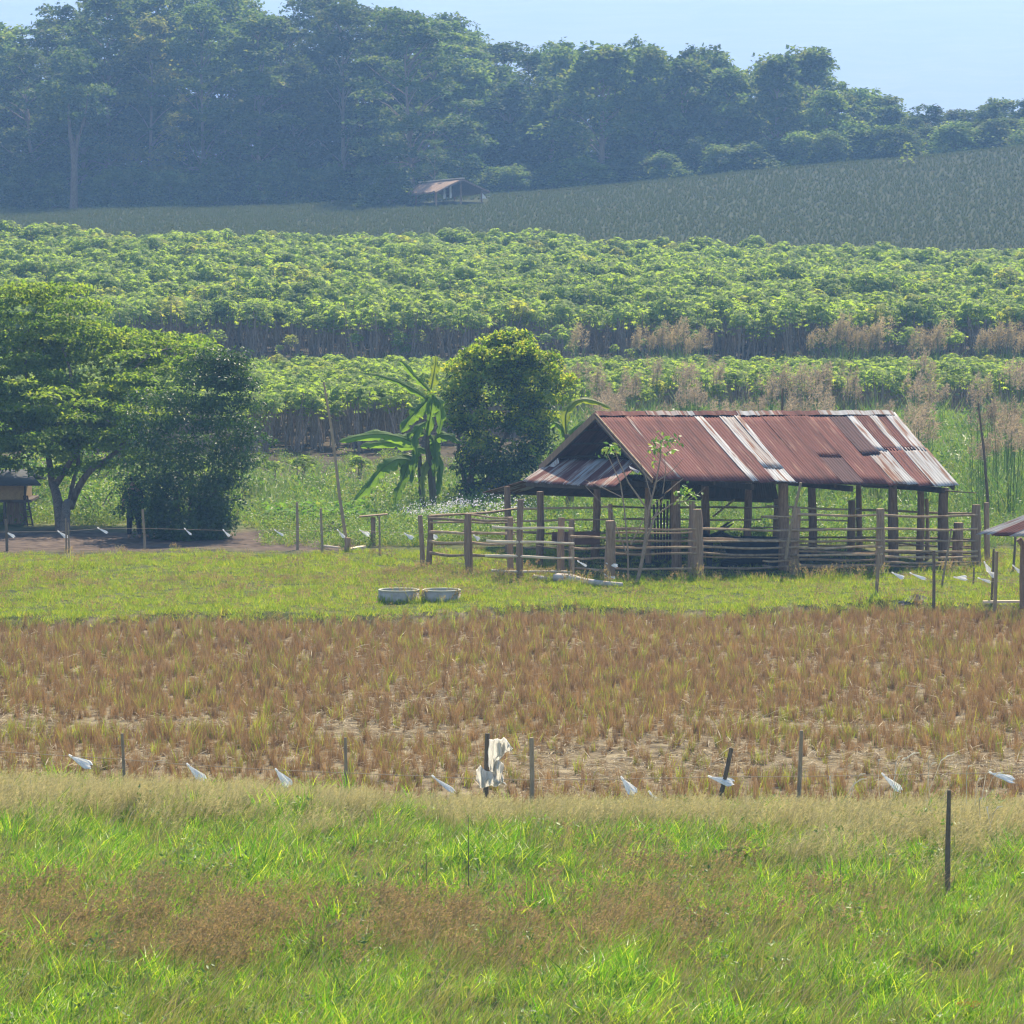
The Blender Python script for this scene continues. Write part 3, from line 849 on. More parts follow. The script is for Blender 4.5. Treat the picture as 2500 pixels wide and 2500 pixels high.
# right pent roof, mirrored
TFr = FR - NF * .9 + np.array([0, 0, .06]) - AX * .55; TBr = BR - AX * .6 + np.array([0, 0, .05])
PFr, PBr = at(2384, 1201, 102.2), BR + AXH * 1.15 + np.array([0, 0, -.55])
TFr[2] -= .10
for i in range(6):
    sheet("pent_sheet", TFr, TBr, PBr, PFr, i / 6 - .004, (i + 1) / 6 + .004, 0, 1, M['darkrust'], shed, -.03 + .006 * (i % 2), total=7.6, slope=1.8, seed=140 + i)
# ridge caps
capc = [(0, .17, 'rust'), (.165, .30, 'palerust'), (.29, .33, 'galv'), (.325, .47, 'rust'), (.46, .56, 'galv'), (.55, .62, 'palerust'), (.61, .76, 'rust'), (.75, 1.008, 'galv')]
for i, (a, b, mt) in enumerate(capc):
    g = Geo(); kk = 8
    prof = [(-.19, -.075), (-.09, -.02), (0, .028), (.09, -.02), (.19, -.075)]
    V = []
    for k in range(kk + 1):
        c = RL + (RR_ - RL) * (a + (b - a) * k / kk - .006)
        for (o_, z_) in prof:
            V.append(c + NF * o_ + np.array([0, 0, z_ + .035 + .006 * (i % 2) + .012 * math.sin(k * 2.1 + i)]))
    n5 = len(prof); f = []
    for k in range(kk):
        for j in range(n5 - 1):
            f.append((k * n5 + j, k * n5 + j + 1, (k + 1) * n5 + j + 1, (k + 1) * n5 + j))
    g.add(V, f, 0, False)
    g.add(np.asarray(V) - np.array([0, 0, .004]), [q[::-1] for q in f], 0, False)
    o = g.obj("ridge_cap", M[mt], shed)
    uvl = o.data.uv_layers.new(name="UVMap")
    vi = np.empty(len(o.data.loops), np.int32); o.data.loops.foreach_get("vertex_index", vi)
    V_ = np.concatenate([np.asarray(V)] * 2)
    uvl.data.foreach_set("uv", np.stack([(V_[vi] @ AX), V_[vi][:, 2]], 1).astype(np.float32).ravel())
# little folded patches of sheet on the gable
def scrap(name, pts, mat, parent, th=.006):
    g = Geo(); pts = np.asarray(pts)
    nrm = unit(np.cross(pts[1] - pts[0], pts[3] - pts[0]))
    g.add(np.concatenate([pts, pts + nrm * th]), [(0, 1, 2, 3), (7, 6, 5, 4), (0, 4, 5, 1), (1, 5, 6, 2), (2, 6, 7, 3), (3, 7, 4, 0)])
    o = g.obj(name, mat, parent)
    uvl = o.data.uv_layers.new(name="UVMap")
    return o
scrap("patch_sheet", [at(1340, 1138, 104.6), at(1362, 1118, 104.6), at(1365, 1130, 104.5), at(1352, 1140, 104.5)], M['galv'], shed)
scrap("patch_sheet", [at(1536, 1137, 99.3), at(1562, 1150, 99.2), at(1558, 1156, 99.15), at(1538, 1143, 99.2)], M['galv'], shed)

# timbers
def planez(A, B, C, p):
    n_ = np.cross(B - A, C - A)
    return A[2] - (n_[0] * (p[0] - A[0]) + n_[1] * (p[1] - A[1])) / n_[2]
def rf(u, v): return RL * (1 - u) * (1 - v) + RR_ * u * (1 - v) + FR * u * v + FL * (1 - u) * v
def rb(u, v): return RL * (1 - u) * (1 - v) + RR_ * u * (1 - v) + BR * u * v + BL * (1 - u) * v
dz = np.array([0, 0, 1.0])
for u in (-.005, .2, .4, .6, .8, 1.0):
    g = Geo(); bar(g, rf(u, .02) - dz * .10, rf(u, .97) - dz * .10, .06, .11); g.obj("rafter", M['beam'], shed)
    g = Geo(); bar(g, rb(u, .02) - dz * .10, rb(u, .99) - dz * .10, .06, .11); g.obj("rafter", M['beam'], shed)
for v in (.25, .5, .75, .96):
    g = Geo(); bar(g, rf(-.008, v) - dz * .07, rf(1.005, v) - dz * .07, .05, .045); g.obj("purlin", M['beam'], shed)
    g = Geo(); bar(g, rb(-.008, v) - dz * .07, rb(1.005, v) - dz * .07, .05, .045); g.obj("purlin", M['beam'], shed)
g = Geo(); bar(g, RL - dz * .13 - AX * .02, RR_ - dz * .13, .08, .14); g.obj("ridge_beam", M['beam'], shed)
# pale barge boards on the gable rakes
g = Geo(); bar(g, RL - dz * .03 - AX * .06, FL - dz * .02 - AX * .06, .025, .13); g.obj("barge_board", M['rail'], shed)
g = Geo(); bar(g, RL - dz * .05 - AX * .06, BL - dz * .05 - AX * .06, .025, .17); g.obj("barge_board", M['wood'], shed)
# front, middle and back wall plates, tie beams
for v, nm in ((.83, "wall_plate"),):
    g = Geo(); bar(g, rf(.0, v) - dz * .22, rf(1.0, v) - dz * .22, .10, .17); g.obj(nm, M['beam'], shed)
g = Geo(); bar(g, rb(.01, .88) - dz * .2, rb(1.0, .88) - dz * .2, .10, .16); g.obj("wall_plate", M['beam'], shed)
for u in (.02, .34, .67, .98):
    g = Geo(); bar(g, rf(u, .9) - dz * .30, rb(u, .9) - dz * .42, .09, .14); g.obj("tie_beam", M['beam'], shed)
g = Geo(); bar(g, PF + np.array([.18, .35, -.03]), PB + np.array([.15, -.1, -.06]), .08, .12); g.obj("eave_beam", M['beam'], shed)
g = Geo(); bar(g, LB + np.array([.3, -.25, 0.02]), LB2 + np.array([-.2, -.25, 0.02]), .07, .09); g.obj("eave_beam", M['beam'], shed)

def post(name, px, rtop, rbase, wpx, parent, mat, ztop=None, lean=0.0, taper=.92, n=8, Y=None):
    p = gnd(px, rbase) if Y is None else np.array([(px - 1250) / F * Y, Y, 0])
    Y = p[1]
    z0 = gz(p[0], Y) - .12
    zt = ztop if ztop is not None else zrow(rtop, Y)
    r_ = wpx / F * Y / 2
    ph = RNG.uniform(0, 6); k = 7
    pts = [np.array([p[0] + lean * t + .018 * math.sin(ph + 4 * t), Y + .015 * math.cos(ph + 3 * t), z0 + (zt - z0) * t]) for t in np.linspace(0, 1, k)]
    rad = [r_ * (1.12 - (1.12 - taper) * t) * (1 + .05 * math.sin(ph * 2 + 9 * t)) for t in np.linspace(0, 1, k)]
    g = Geo(); tube(g, pts, rad, n, jit=.07)
    return g.obj(name, mat, parent), p, zt

# posts that carry the roof (pixel column, base row, width)
for px, base, wpx, zt in ((1650, 1392, 24, 2.22), (1722, 1362, 20, 2.3), (1913, 1391, 26, 2.15), (2180, 1383, 24, 2.0), (2303, 1380, 26, 1.95),
                          (1318, 1381, 18, 1.86), (1456, 1364, 18, 2.0), (1582, 1376, 15, 2.3), (1826, 1352, 18, 2.25), (1983, 1352, 20, 2.2), (2097, 1350, 14, 2.1),
                          (1240, 1352, 16, 1.75), (2246, 1372, 18, 2.0)):
    post("post", px, 0, base, wpx, shed, M['wood'], zt)
# bundle of dark upright planks stored inside
bund = empty("plank_bundle", gnd(1618, 1372), "bundle of dark upright planks leaning inside the shed", "planks")
for k in range(6):
    b = gnd(1602 + k * 6.5, 1372 - (k % 2) * 2)
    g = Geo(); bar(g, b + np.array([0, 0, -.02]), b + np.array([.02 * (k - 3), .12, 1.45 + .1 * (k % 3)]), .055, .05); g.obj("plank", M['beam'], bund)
# brown trough board
tb = empty("feed_trough", gnd(1410, 1374), "brown wooden feed trough under the left end of the shed", "trough")
c = gnd(1412, 1374)
g = Geo(); box(g, c + np.array([0, 0, .62]), (1.15, .05, .30), .34); g.obj("side_board", M['board'], tb)
g = Geo(); box(g, c + np.array([-.12, .42, .62]), (1.15, .05, .28), .34); g.obj("side_board", M['board'], tb)
g = Geo(); box(g, c + np.array([-.06, .21, .475]), (1.15, .44, .04), .34); g.obj("bottom_board", M['board'], tb)
for sx_ in (-.45, .45):
    g = Geo(); bar(g, c + np.array([sx_ * .94 - .06, .21 + sx_ * .33, -.05]), c + np.array([sx_ * .94 - .06, .21 + sx_ * .33, .46]), .08, .08); g.obj("leg", M['wood'], tb)

# ------------------------------------------------------------------ corral
cor = empty("corral_fence", (4.0, 99.5, 0), "rough timber corral fence of thick posts and thin rails around the cattle shed", "fence")
CP = {}
for key, px, rt, rb_, wp in (("a", 1031, 1258, 1388, 12), ("b", 1047, 1262, 1378, 14), ("c", 1145, 1254, 1400, 19), ("d", 1249, 1264, 1408, 15), ("e", 1269, 1219, 1414, 16), ("f", 1368, 1264, 1413, 17), ("g", 1393, 1267, 1398, 15),
                      ("h", 1487, 1271, 1424, 25), ("h2", 1489, 1231, 1400, 12), ("i", 1703, 1243, 1418, 25), ("i2", 1690, 1224, 1400, 18), ("j", 1941, 1239, 1400, 22), ("k", 2150, 1242, 1406, 22), ("l", 2380, 1232, 1388, 24),
                      ("m", 2080, 1222, 1352, 20), ("n", 2338, 1276, 1378, 26), ("o", 2263, 1218, 1368, 10), ("p", 1897, 1218, 1350, 22)):
    o, p, zt = post("post", px, rt, rb_, wp, cor, M['postw'], lean=RNG.uniform(-.05, .05))
    CP[key] = (p, zt)
def rail(px0, r0, px1, r1, ya, yb, th=6.5, mat='rail', bow=.02, twin=False):
    p, q = at(px0, r0, ya), at(px1, r1, yb)
    k = 9; ph = RNG.uniform(0, 6)
    pts = [p + (q - p) * t + np.array([0, 0, -bow * math.sin(math.pi * t) + .012 * math.sin(ph + 7 * t)]) for t in np.linspace(0, 1, k)]
    r_ = th / F * ya / 2 * np.linspace(1.1, .85, k) * (1 + .08 * np.sin(ph + np.arange(k) * 1.7))
    g = Geo(); tube(g, pts, r_, 6, jit=.08)
    if mat == 'rail' and ya < 101.5 and not twin and RNG.uniform() < .25:
        o_ = RNG.uniform(5, 11) * RNG.choice([-1, 1])
        rail(px0 + RNG.uniform(-6, 6), r0 + o_, px1 + RNG.uniform(-25, 6), r1 + o_ * RNG.uniform(.3, 1.2), ya + .1, yb + .1, th * .75, mat, bow * 1.5, True)
    return g.obj("rail", M[mat], cor)
yA, yC, yE = 101.7, 100.2, 98.8
rail(1046, 1261, 1268, 1242, 101.8, 105.5, 7); rail(1262, 1242, 1495, 1236, 105.5, 104.5, 6); rail(1490, 1237, 1800, 1238, 104.6, 105.4, 5)
for r0, r1 in ((1265, 1271), (1297, 1303), (1322, 1329), (1351, 1360)):
    rail(1050, r0, 1150, (r0 + r1) // 2 + 1, yA, yC + .12, 7.5); rail(1140, (r0 + r1) // 2 - 1, 1256, r1, yC + .14, yE + .3, 7)
rail(1050, 1274, 1260, 1275, 101.9, 103.5, 5); rail(1130, 1298, 1310, 1299, 103.8, 104.0, 5); rail(1060, 1327, 1260, 1323, 102.0, 103.6, 5); rail(1050, 1352, 1200, 1356, 102.0, 103.6, 5)
rail(1265, 1271, 1500, 1266, 104.2, 104.4, 5); rail(1265, 1299, 1480, 1302, 104.2, 104.4, 5); rail(1280, 1336, 1480, 1338, 104.2, 104.4, 4.5)
for px0, r0, px1, r1 in ((1201, 1287, 1400, 1290), (1187, 1320, 1402, 1326), (1184, 1356, 1402, 1362), (1200, 1393, 1394, 1396)):
    rail(px0, r0, px1, r1, 98.2, 98.0, 7, 'palerail', .01)
for r0, r1 in ((1308, 1312), (1338, 1337), (1362, 1362), (1386, 1391)):
    rail(1394, r0, 1490, r1, 98.9, 97.4, 6.5)
g = Geo(); tube(g, [at(1397, 1332, 98.9), at(1396, 1418, 98.5)], .035, 6); g.obj("prop", M['rail'], cor)
for r0, r1, r2, r3 in ((1291, 1291, 1294, 1289), (1319, 1320, 1320, 1319), (1335, 1336, 1337, 1334), (1351, 1351, 1355, 1352), (1387, 1388, 1383, 1381)):
    rail(1480, r0, 1706, r1, 97.5, 97.6, 6.5); rail(1698, r1 - 1, 1945, r2, 97.65, 99.75, 6.5); rail(1935, r2, 2155, r3, 99.8, 99.0, 6.5)
for r0, r1 in ((1256, 1257), (1365, 1366), (1378, 1380)):
    rail(1862, r0 + 4, 1945, r0 + 3, 99.7, 99.85, 5); rail(1935, r0, 2155, r1, 99.9, 99.1, 6.5)
for r0, r1 in ((1258, 1258), (1290, 1291), (1318, 1319), (1343, 1345), (1359, 1358), (1371, 1372)):
    rail(2144, r0, 2386, r1, 99.15, 101.2, 6.5, bow=.03)
rail(1640, 1238, 1900, 1237, 105.8, 106.0, 5); rail(1870, 1236, 2100, 1243, 106.0, 106.4, 6, 'palerail'); rail(2095, 1244, 2384, 1253, 106.4, 103.6, 6)  # pale back rails: sunlight on them painted as lighter wood
rail(1858, 1261, 1905, 1264, 106.1, 106.2, 6, 'palerail'); rail(1925, 1267, 2080, 1270, 106.2, 106.5, 5, 'palerail'); rail(1520, 1266, 1860, 1268, 105.6, 106.0, 5)
for rr_ in (1288, 1310, 1330, 1345):
    rail(1905, rr_, 2260, rr_ + 2, 106.2, 106.0, 5); rail(2255, rr_ + 2, 2384, rr_ + 5, 106.0, 103.5, 5); rail(1500, rr_ + 2, 1905, rr_, 105.2, 106.2, 4.5)
rail(2085, 1315, 2385, 1340, 103.5, 102.5, 5); rail(2085, 1345, 2385, 1356, 103.5, 102.5, 5)
g = Geo(); tube(g, [at(1955, 1178, 99.2), at(1930, 1290, 99.35), at(1918, 1365, 99.5)], [.035, .04, .045], 6); g.obj("prop", M['stake'], cor)
g = Geo(); tube(g, [at(1794, 1219, 104), at(1740, 1262, 104)], .025, 6); g.obj("prop", M['rail'], cor)

# ------------------------------------------------------------------ skin-modifier figures
def skinned(name, chain, edges, radii, mat, parent=None, root=0, sub=2):
    me = bpy.data.meshes.new(name)
    org = world_loc(parent) if parent else Vector((0, 0, 0))
    me.from_pydata([tuple(Vector(c) - org) for c in chain], edges, [])
    o = bpy.data.objects.new(name, me); COL.objects.link(o)
    if parent: o.parent = parent
    m_ = o.modifiers.new("skin", 'SKIN'); m_.use_smooth_shade = True
    lay = me.skin_vertices[0].data if me.skin_vertices else None
    if lay is None:
        bpy.context.view_layer.objects.active = o
        lay = me.skin_vertices[0].data
    for i, r_ in enumerate(radii):
        rr = r_ if isinstance(r_, tuple) else (r_, r_)
        lay[i].radius = rr
        lay[i].use_root = (i == root)
    s_ = o.modifiers.new("sub", 'SUBSURF'); s_.levels = sub; s_.render_levels = sub
    me.materials.append(mat)
    return o

# lying buffalo
bc = at(1850, 1376, 101.9); bz = gz(bc[0], bc[1])
buf = empty("buffalo", (bc[0], bc[1], bz), "black water buffalo lying on the shed floor with its head raised", "buffalo")
buf.scale = (1.18, 1.1, 1.12)
def B(x, y, z): return (bc[0] + x, bc[1] + y, bz + z)
ch = [B(.95, 0, .30), B(.45, 0, .36), B(0, 0, .40), B(-.40, 0, .40), B(-.62, -.02, .52), B(-.74, -.08, .70), B(-.90, -.16, .70), B(-1.12, -.24, .58),
      B(.85, -.28, .20), B(.45, -.52, .12), B(.15, -.55, .10), B(-.45, -.26, .20), B(-.80, -.42, .10), B(-.45, -.50, .08), B(1.10, 0, .32), B(1.20, -.04, .12),
      B(.85, .26, .2), B(.5, .45, .12)]
ed = [(0, 1), (1, 2), (2, 3), (3, 4), (4, 5), (5, 6), (6, 7), (0, 8), (8, 9), (9, 10), (3, 11), (11, 12), (12, 13), (0, 14), (14, 15), (0, 16), (16, 17)]
ra = [(.27, .26), (.33, .31), (.36, .34), (.29, .29), (.20, .17), (.15, .14), (.13, .12), (.085, .08), (.17, .15), (.10, .09), (.06, .06), (.13, .13), (.07, .07), (.055, .05), .05, .03, (.16, .14), .09]
skinned("body", ch, ed, ra, M['buffalo'], buf, root=2)
for s_ in (-1, 1):
    g = Geo(); b0 = np.array(B(-.80, -.10 + .09 * s_, .80))
    tube(g, [b0, b0 + np.array([.02, .20 * s_, .05]), b0 + np.array([.14, .30 * s_, .14]), b0 + np.array([.26, .28 * s_, .22])], [.045, .04, .028, .008], 8); g.obj("horn", M['horn'], buf)
    g = Geo(); e0 = np.array(B(-.78, -.10 + .12 * s_, .70))
    leaves(g, [e0, e0 + np.array([0, 0, .004])], np.array([[.2, .9 * s_, -.15]] * 2), np.array([[0, .1, 1.0]] * 2), .2, .1); g.obj("ear", M['buffalo'], buf)
# calf standing behind the thick post, seen from the rear
cc = at(1722, 1390, 101.2); cz = gz(cc[0], cc[1])
calf = empty("buffalo_calf", (cc[0], cc[1], cz), "dark buffalo calf standing half hidden behind a shed post", "buffalo")
def B2(x, y, z): return (cc[0] + x, cc[1] + y, cz + z)
ch = [B2(0, 0, .62), B2(0, .4, .66), B2(0, .75, .66), B2(0, 1.0, .82), B2(0, 1.2, .90), B2(0, 1.42, .80),
      B2(-.11, -.04, .40), B2(-.12, .06, .22), B2(-.12, .0, .02), B2(.11, -.04, .40), B2(.12, .06, .22), B2(.12, .0, .02),
      B2(-.11, .75, .36), B2(-.11, .75, .02), B2(.11, .75, .36), B2(.11, .75, .02), B2(.03, -.16, .64), B2(.09, -.20, .40), B2(.06, -.2, .22)]
ed = [(0, 1), (1, 2), (2, 3), (3, 4), (4, 5), (0, 6), (6, 7), (7, 8), (0, 9), (9, 10), (10, 11), (2, 12), (12, 13), (2, 14), (14, 15), (0, 16), (16, 17), (17, 18)]
ra = [(.19, .2), (.2, .23), (.18, .2), (.11, .11), (.1, .1), (.06, .06), .10, .055, .045, .10, .055, .045, .07, .045, .07, .045, .03, .018, .022]
skinned("body", ch, ed, ra, M['buffalo'], calf, root=1)

# person under the bushy tree
pc = gnd(327, 1312); pz = gz(pc[0], pc[1])
per = empty("person", (pc[0], pc[1], pz), "person in dark shirt and trousers standing half hidden under the glossy bush", "person")
def Q(x, y, z): return (pc[0] + x, pc[1] + y, pz + z)
ch = [Q(0, 0, .84), Q(0, 0, 1.02), Q(-.01, -.01, 1.24), Q(-.02, -.02, 1.36), Q(-.03, -.04, 1.45), Q(-.035, -.05, 1.56),
      Q(-.09, 0, .78), Q(-.12, .01, .45), Q(-.13, .04, .08), Q(-.14, -.10, .03),
      Q(.09, .02, .78), Q(.13, .05, .45), Q(.15, .12, .08), Q(.16, -.02, .03),
      Q(-.19, -.01, 1.30), Q(-.27, -.03, 1.06), Q(-.30, -.16, .86), Q(-.31, -.20, .76), Q(.17, -.01, 1.30), Q(.24, 0, 1.04), Q(.24, -.10, .82), Q(.24, -.13, .73)]
ed = [(0, 1), (1, 2), (2, 3), (3, 4), (4, 5), (0, 6), (6, 7), (7, 8), (8, 9), (0, 10), (10, 11), (11, 12), (12, 13), (3, 14), (14, 15), (15, 16), (16, 17), (3, 18), (18, 19), (19, 20), (20, 21)]
ra = [(.15, .10), (.14, .09), (.16, .10), (.10, .08), (.052, .052), (.085, .10), (.088, .088), (.06, .062), (.04, .045), (.035, .03),
      (.088, .088), (.06, .062), (.04, .045), (.035, .03), .055, .042, .032, (.035, .025), .055, .042, .032, (.035, .025)]
skinned("body", ch, ed, ra, M['skin'], per, root=0)
def sub(idx, grow, nm, mat, root=0):
    mp = {v: i for i, v in enumerate(idx)}
    e2 = [(mp[a], mp[b]) for a, b in ed if a in mp and b in mp]
    r2 = [tuple(x + grow for x in (ra[i] if isinstance(ra[i], tuple) else (ra[i], ra[i]))) for i in idx]
    return skinned(nm, [ch[i] for i in idx], e2, r2, mat, per, root=root)
sub([0, 6, 7, 8, 10, 11, 12], .022, "trousers", M['trouser'])
sub([1, 0, 2, 3, 14, 15, 18, 19], .018, "shirt", M['shirt'])
g = Geo(); hc = np.array(Q(-.03, -.03, 1.60)); a_ = []
for i in range(7):
    for j in range(10):
        th_ = i / 6 * 1.75; ph_ = j / 10 * 2 * math.pi
        a_.append(hc + np.array([.095 * math.sin(th_) * math.cos(ph_), .02 + .115 * math.sin(th_) * math.sin(ph_), .105 * math.cos(th_)]))
g.add(a_, [(i * 10 + j, i * 10 + (j + 1) % 10, (i + 1) * 10 + (j + 1) % 10, (i + 1) * 10 + j) for i in range(6) for j in range(10)], 0, True); g.obj("hair", M['hair'], per)
for s_, i_ in ((-1, 17), (1, 21)):
    g = Geo(); h0 = np.array(ch[i_])
    for k in range(4):
        f0 = h0 + np.array([(k - 1.5) * .018, -.005, -.03]); Lf = (.065, .075, .07, .055)[k]
        tube(g, [f0, f0 + np.array([0, -.008, -Lf * .5]), f0 + np.array([0, .008, -Lf])], [.009, .008, .006], 6)
    tube(g, [h0 + np.array([-.02 * s_, -.02, .0]), h0 + np.array([-.045 * s_, -.035, -.03]), h0 + np.array([-.04 * s_, -.035, -.06])], [.011, .01, .007], 6)
    g.obj("fingers", M['skin'], per)

# ------------------------------------------------------------------ huts
# stilt hut at the left edge
hc = np.array([(38 - 1250) / F * 117.0, 117.0, 0]); hc[2] = gz(hc[0], 117)
hut = empty("stilt_hut", hc, "small dark stilt hut with a grey roof and a ladder beneath the spreading tree", "hut")
def H(px, row, Y): return at(px, row, Y)
g = Geo()
A, B_, C, D = H(-70, 1150, 118.8), H(62, 1150, 118.8), H(100, 1186, 116.0), H(-110, 1186, 116.0)
nrm = unit(np.cross(B_ - A, D - A))
g.add(np.concatenate([[A, B_, C, D], np.array([A, B_, C, D]) + np.array([0, 0, .05])]), [(0, 1, 2, 3), (7, 6, 5, 4), (0, 4, 5, 1), (1, 5, 6, 2), (2, 6, 7, 3), (3, 7, 4, 0)])
A2, B2_ = A + np.array([0, 2.6, -.4]), B_ + np.array([.3, 2.6, -.4])
g.add(np.concatenate([[A, B_, B2_, A2], np.array([A, B_, B2_, A2]) + np.array([0, 0, .05])]), [(0, 1, 2, 3), (7, 6, 5, 4), (0, 4, 5, 1), (1, 5, 6, 2), (2, 6, 7, 3), (3, 7, 4, 0)])
g.obj("roof", M['hutroof'], hut)
c0, c1 = H(12, 1183, 116.6), H(58, 1220, 116.6)
g = Geo(); box(g, np.array([(c0[0] + c1[0]) / 2 - .15, 117.6, (c0[2] + c1[2]) / 2]), (abs(c1[0] - c0[0]) + .3, 2.0, abs(c0[2] - c1[2]))); g.obj("wall", M['yellowwall'], hut)
c2, c3 = H(18, 1221, 116.9), H(57, 1290, 116.9)
g = Geo()
for k in range(7):
    xk = c2[0] + (c3[0] - c2[0]) * k / 6
    bar(g, (xk, 117.0 + .02 * (k % 2), hc[2] - .05), (xk, 117.0 + .02 * (k % 2), c2[2]), .07, .03)
g.obj("plank_skirt", M['wood'], hut)
for px in (9, -70, 58):
    for Y in (116.7, 118.5):
        x_ = (px - 1250) / F * Y
        g = Geo(); tube(g, [(x_, Y, hc[2] - .1), (x_, Y, H(0, 1184, Y)[2])], .05, 6); g.obj("post", M['beam'], hut)
g = Geo(); box(g, (c1[0] - .9, 117.6, c1[2] - .04), (2.2, 2.2, .07)); g.obj("floor", M['beam'], hut)
lad = empty("ladder", at(74, 1290, 116.6), "dark wooden ladder leaning on the stilt hut", "ladder")
for px0, px1 in ((68, 58), (82, 66)):
    g = Geo(); p0 = at(px0, 1292, 116.4); p1 = at(px1, 1210, 116.55); tube(g, [p0, p1], .028, 6); g.obj("side_rail", M['beam'], lad)
for k in range(4):
    t = .15 + k * .22
    p0 = at(68, 1292, 116.4) * (1 - t) + at(58, 1210, 116.55) * t; p1 = at(82, 1292, 116.4) * (1 - t) + at(66, 1210, 116.55) * t
    g = Geo(); tube(g, [p0, p1], .02, 6); g.obj("rung", M['beam'], lad)

# low hut at the right edge
rh = empty("low_hut", (12.4, 91.6, 0), "low open hut with a striped silver and rusty roof cut by the right edge", "hut")
E0 = at(2376, 1306, 90.3); aa = np.array([math.cos(R(-8)), math.sin(R(-8)), 0]); K0 = at(2560, 1232, 91.7)
E1 = E0 + aa * 3.6 + dz * -.03; K1 = K0 + aa * 2.4 + dz * .02
pat = ['galv', 'rust', 'streaky', 'galv', 'galv', 'rust', 'galv', 'rust', 'galv']
ee = np.linspace(0, 1, 10)
for i, mt in enumerate(pat):
    sheet("roof_sheet", K0, K1, E1, E0, ee[i] - .004, ee[i + 1] + .004, 0, 1, M[mt], rh, .005 * (i % 2), total=3.6, slope=2.0, seed=200 + i, jag=.02, amp=.01)
KB0, KB1 = K0 + np.array([1.2, 2.0, -.75]), K1 + np.array([1.2, 1.6, -.75])
for i in range(5):
    sheet("roof_sheet", K0, K1, KB1, KB0, i / 5 - .004, (i + 1) / 5 + .004, 0.01, 1, M['darkrust'], rh, .005 * (i % 2), total=3.6, slope=2.0, seed=215 + i)
for px, base, zt in ((2496, 1476, None), (2640, 1474, None), (2560, 1440, None), (2690, 1440, None)):
    p = gnd(px, base)
    zt = 1.42 + .05 * RNG.uniform(-1, 1)
    g = Geo(); tube(g, [(p[0] + .03, p[1], -.1), (p[0], p[1], .6), (p[0] + .02, p[1], zt - .12), (p[0] + (-.1 if px == 2496 else .02), p[1] - .02, zt + .04)], [.085, .075, .08, .07], 8, jit=.06); g.obj("post", M['postw'], rh)
g = Geo(); bar(g, E0 + aa * .25 + np.array([.25, .25, .0]), E1 + np.array([-.1, .25, .02]), .06, .08); g.obj("eave_beam", M['beam'], rh)
g = Geo(); p = gnd(2400, 1474); bar(g, p + dz * .04, p + np.array([1.4, .1, .05]), .12, .05); o = g.obj("plank", M['palerail'], origin=tuple(p))
tag(o, "pale plank lying on the grass beside the low hut", "plank")

# thatched hut on the hill
tY = 327.0
th = empty("thatched_hut", at(1075, 492, tY), "small open thatched field hut on the hill crest in front of the trees", "hut")
ap, ap2 = at(1131, 436, tY - 1.0), at(1025, 446, tY + 2.6)
el, el2 = at(1064, 466, tY - 2.6), at(995, 470, tY + .8)
er, er2 = at(1197, 467, tY + .6), at(1092, 476, tY + 4.2)
def slab(g, a, b, c, d, t, rag=0):
    """thatch slope with a ragged lower edge"""
    k = 14
    top = [a + (b - a) * i / k for i in range(k + 1)]
    bot = [d + (c - d) * i / k + np.array([0, 0, RNG.uniform(-.1, .03)]) for i in range(k + 1)]
    mid = [(top[i] * .5 + bot[i] * .5) + np.array([0, 0, RNG.uniform(-.05, .05)]) for i in range(k + 1)]
    V = np.array(top + mid + bot); N_ = len(V)
    f = [(r_ * (k + 1) + i, r_ * (k + 1) + i + 1, (r_ + 1) * (k + 1) + i + 1, (r_ + 1) * (k + 1) + i) for r_ in range(2) for i in range(k)]
    f2 = [tuple(x + N_ for x in q[::-1]) for q in f]
    side = []
    for r_ in range(2):
        b0 = r_ * (k + 1); side.append((b0, b0 + k + 1, N_ + b0 + k + 1, N_ + b0)); b1 = b0 + k; side.append((b1, N_ + b1, N_ + b1 + k + 1, b1 + k + 1))
    for i in range(k): b0 = 2 * (k + 1) + i; side.append((b0, b0 + 1, N_ + b0 + 1, N_ + b0))
    g.add(np.concatenate([V, V - np.array([0, 0, t])]), f + f2 + side)
g = Geo(); slab(g, ap2, ap, el, el2, .14); g.obj("roof_slope", M['thatch'], th)
g = Geo(); slab(g, ap2, ap, er, er2, .14); g.obj("roof_slope", M['thatch'], th)
g = Geo(); bar(g, ap2 + dz * .04, ap + dz * .04, .35, .08); g.obj("ridge_cap", M['palerail'], th)
for px, row, dy in ((1016, 470, 1.5), (1065, 466, -1.9), (1125, 440, -.4), (1176, 462, .6), (1110, 470, 4)):
    p = at(px, row, tY + dy); z0 = gz(p[0], p[1])
    g = Geo(); tube(g, [(p[0], p[1], z0 - .2), (p[0], p[1], p[2] + .02)], .09, 6); g.obj("post", M['wood'], th)
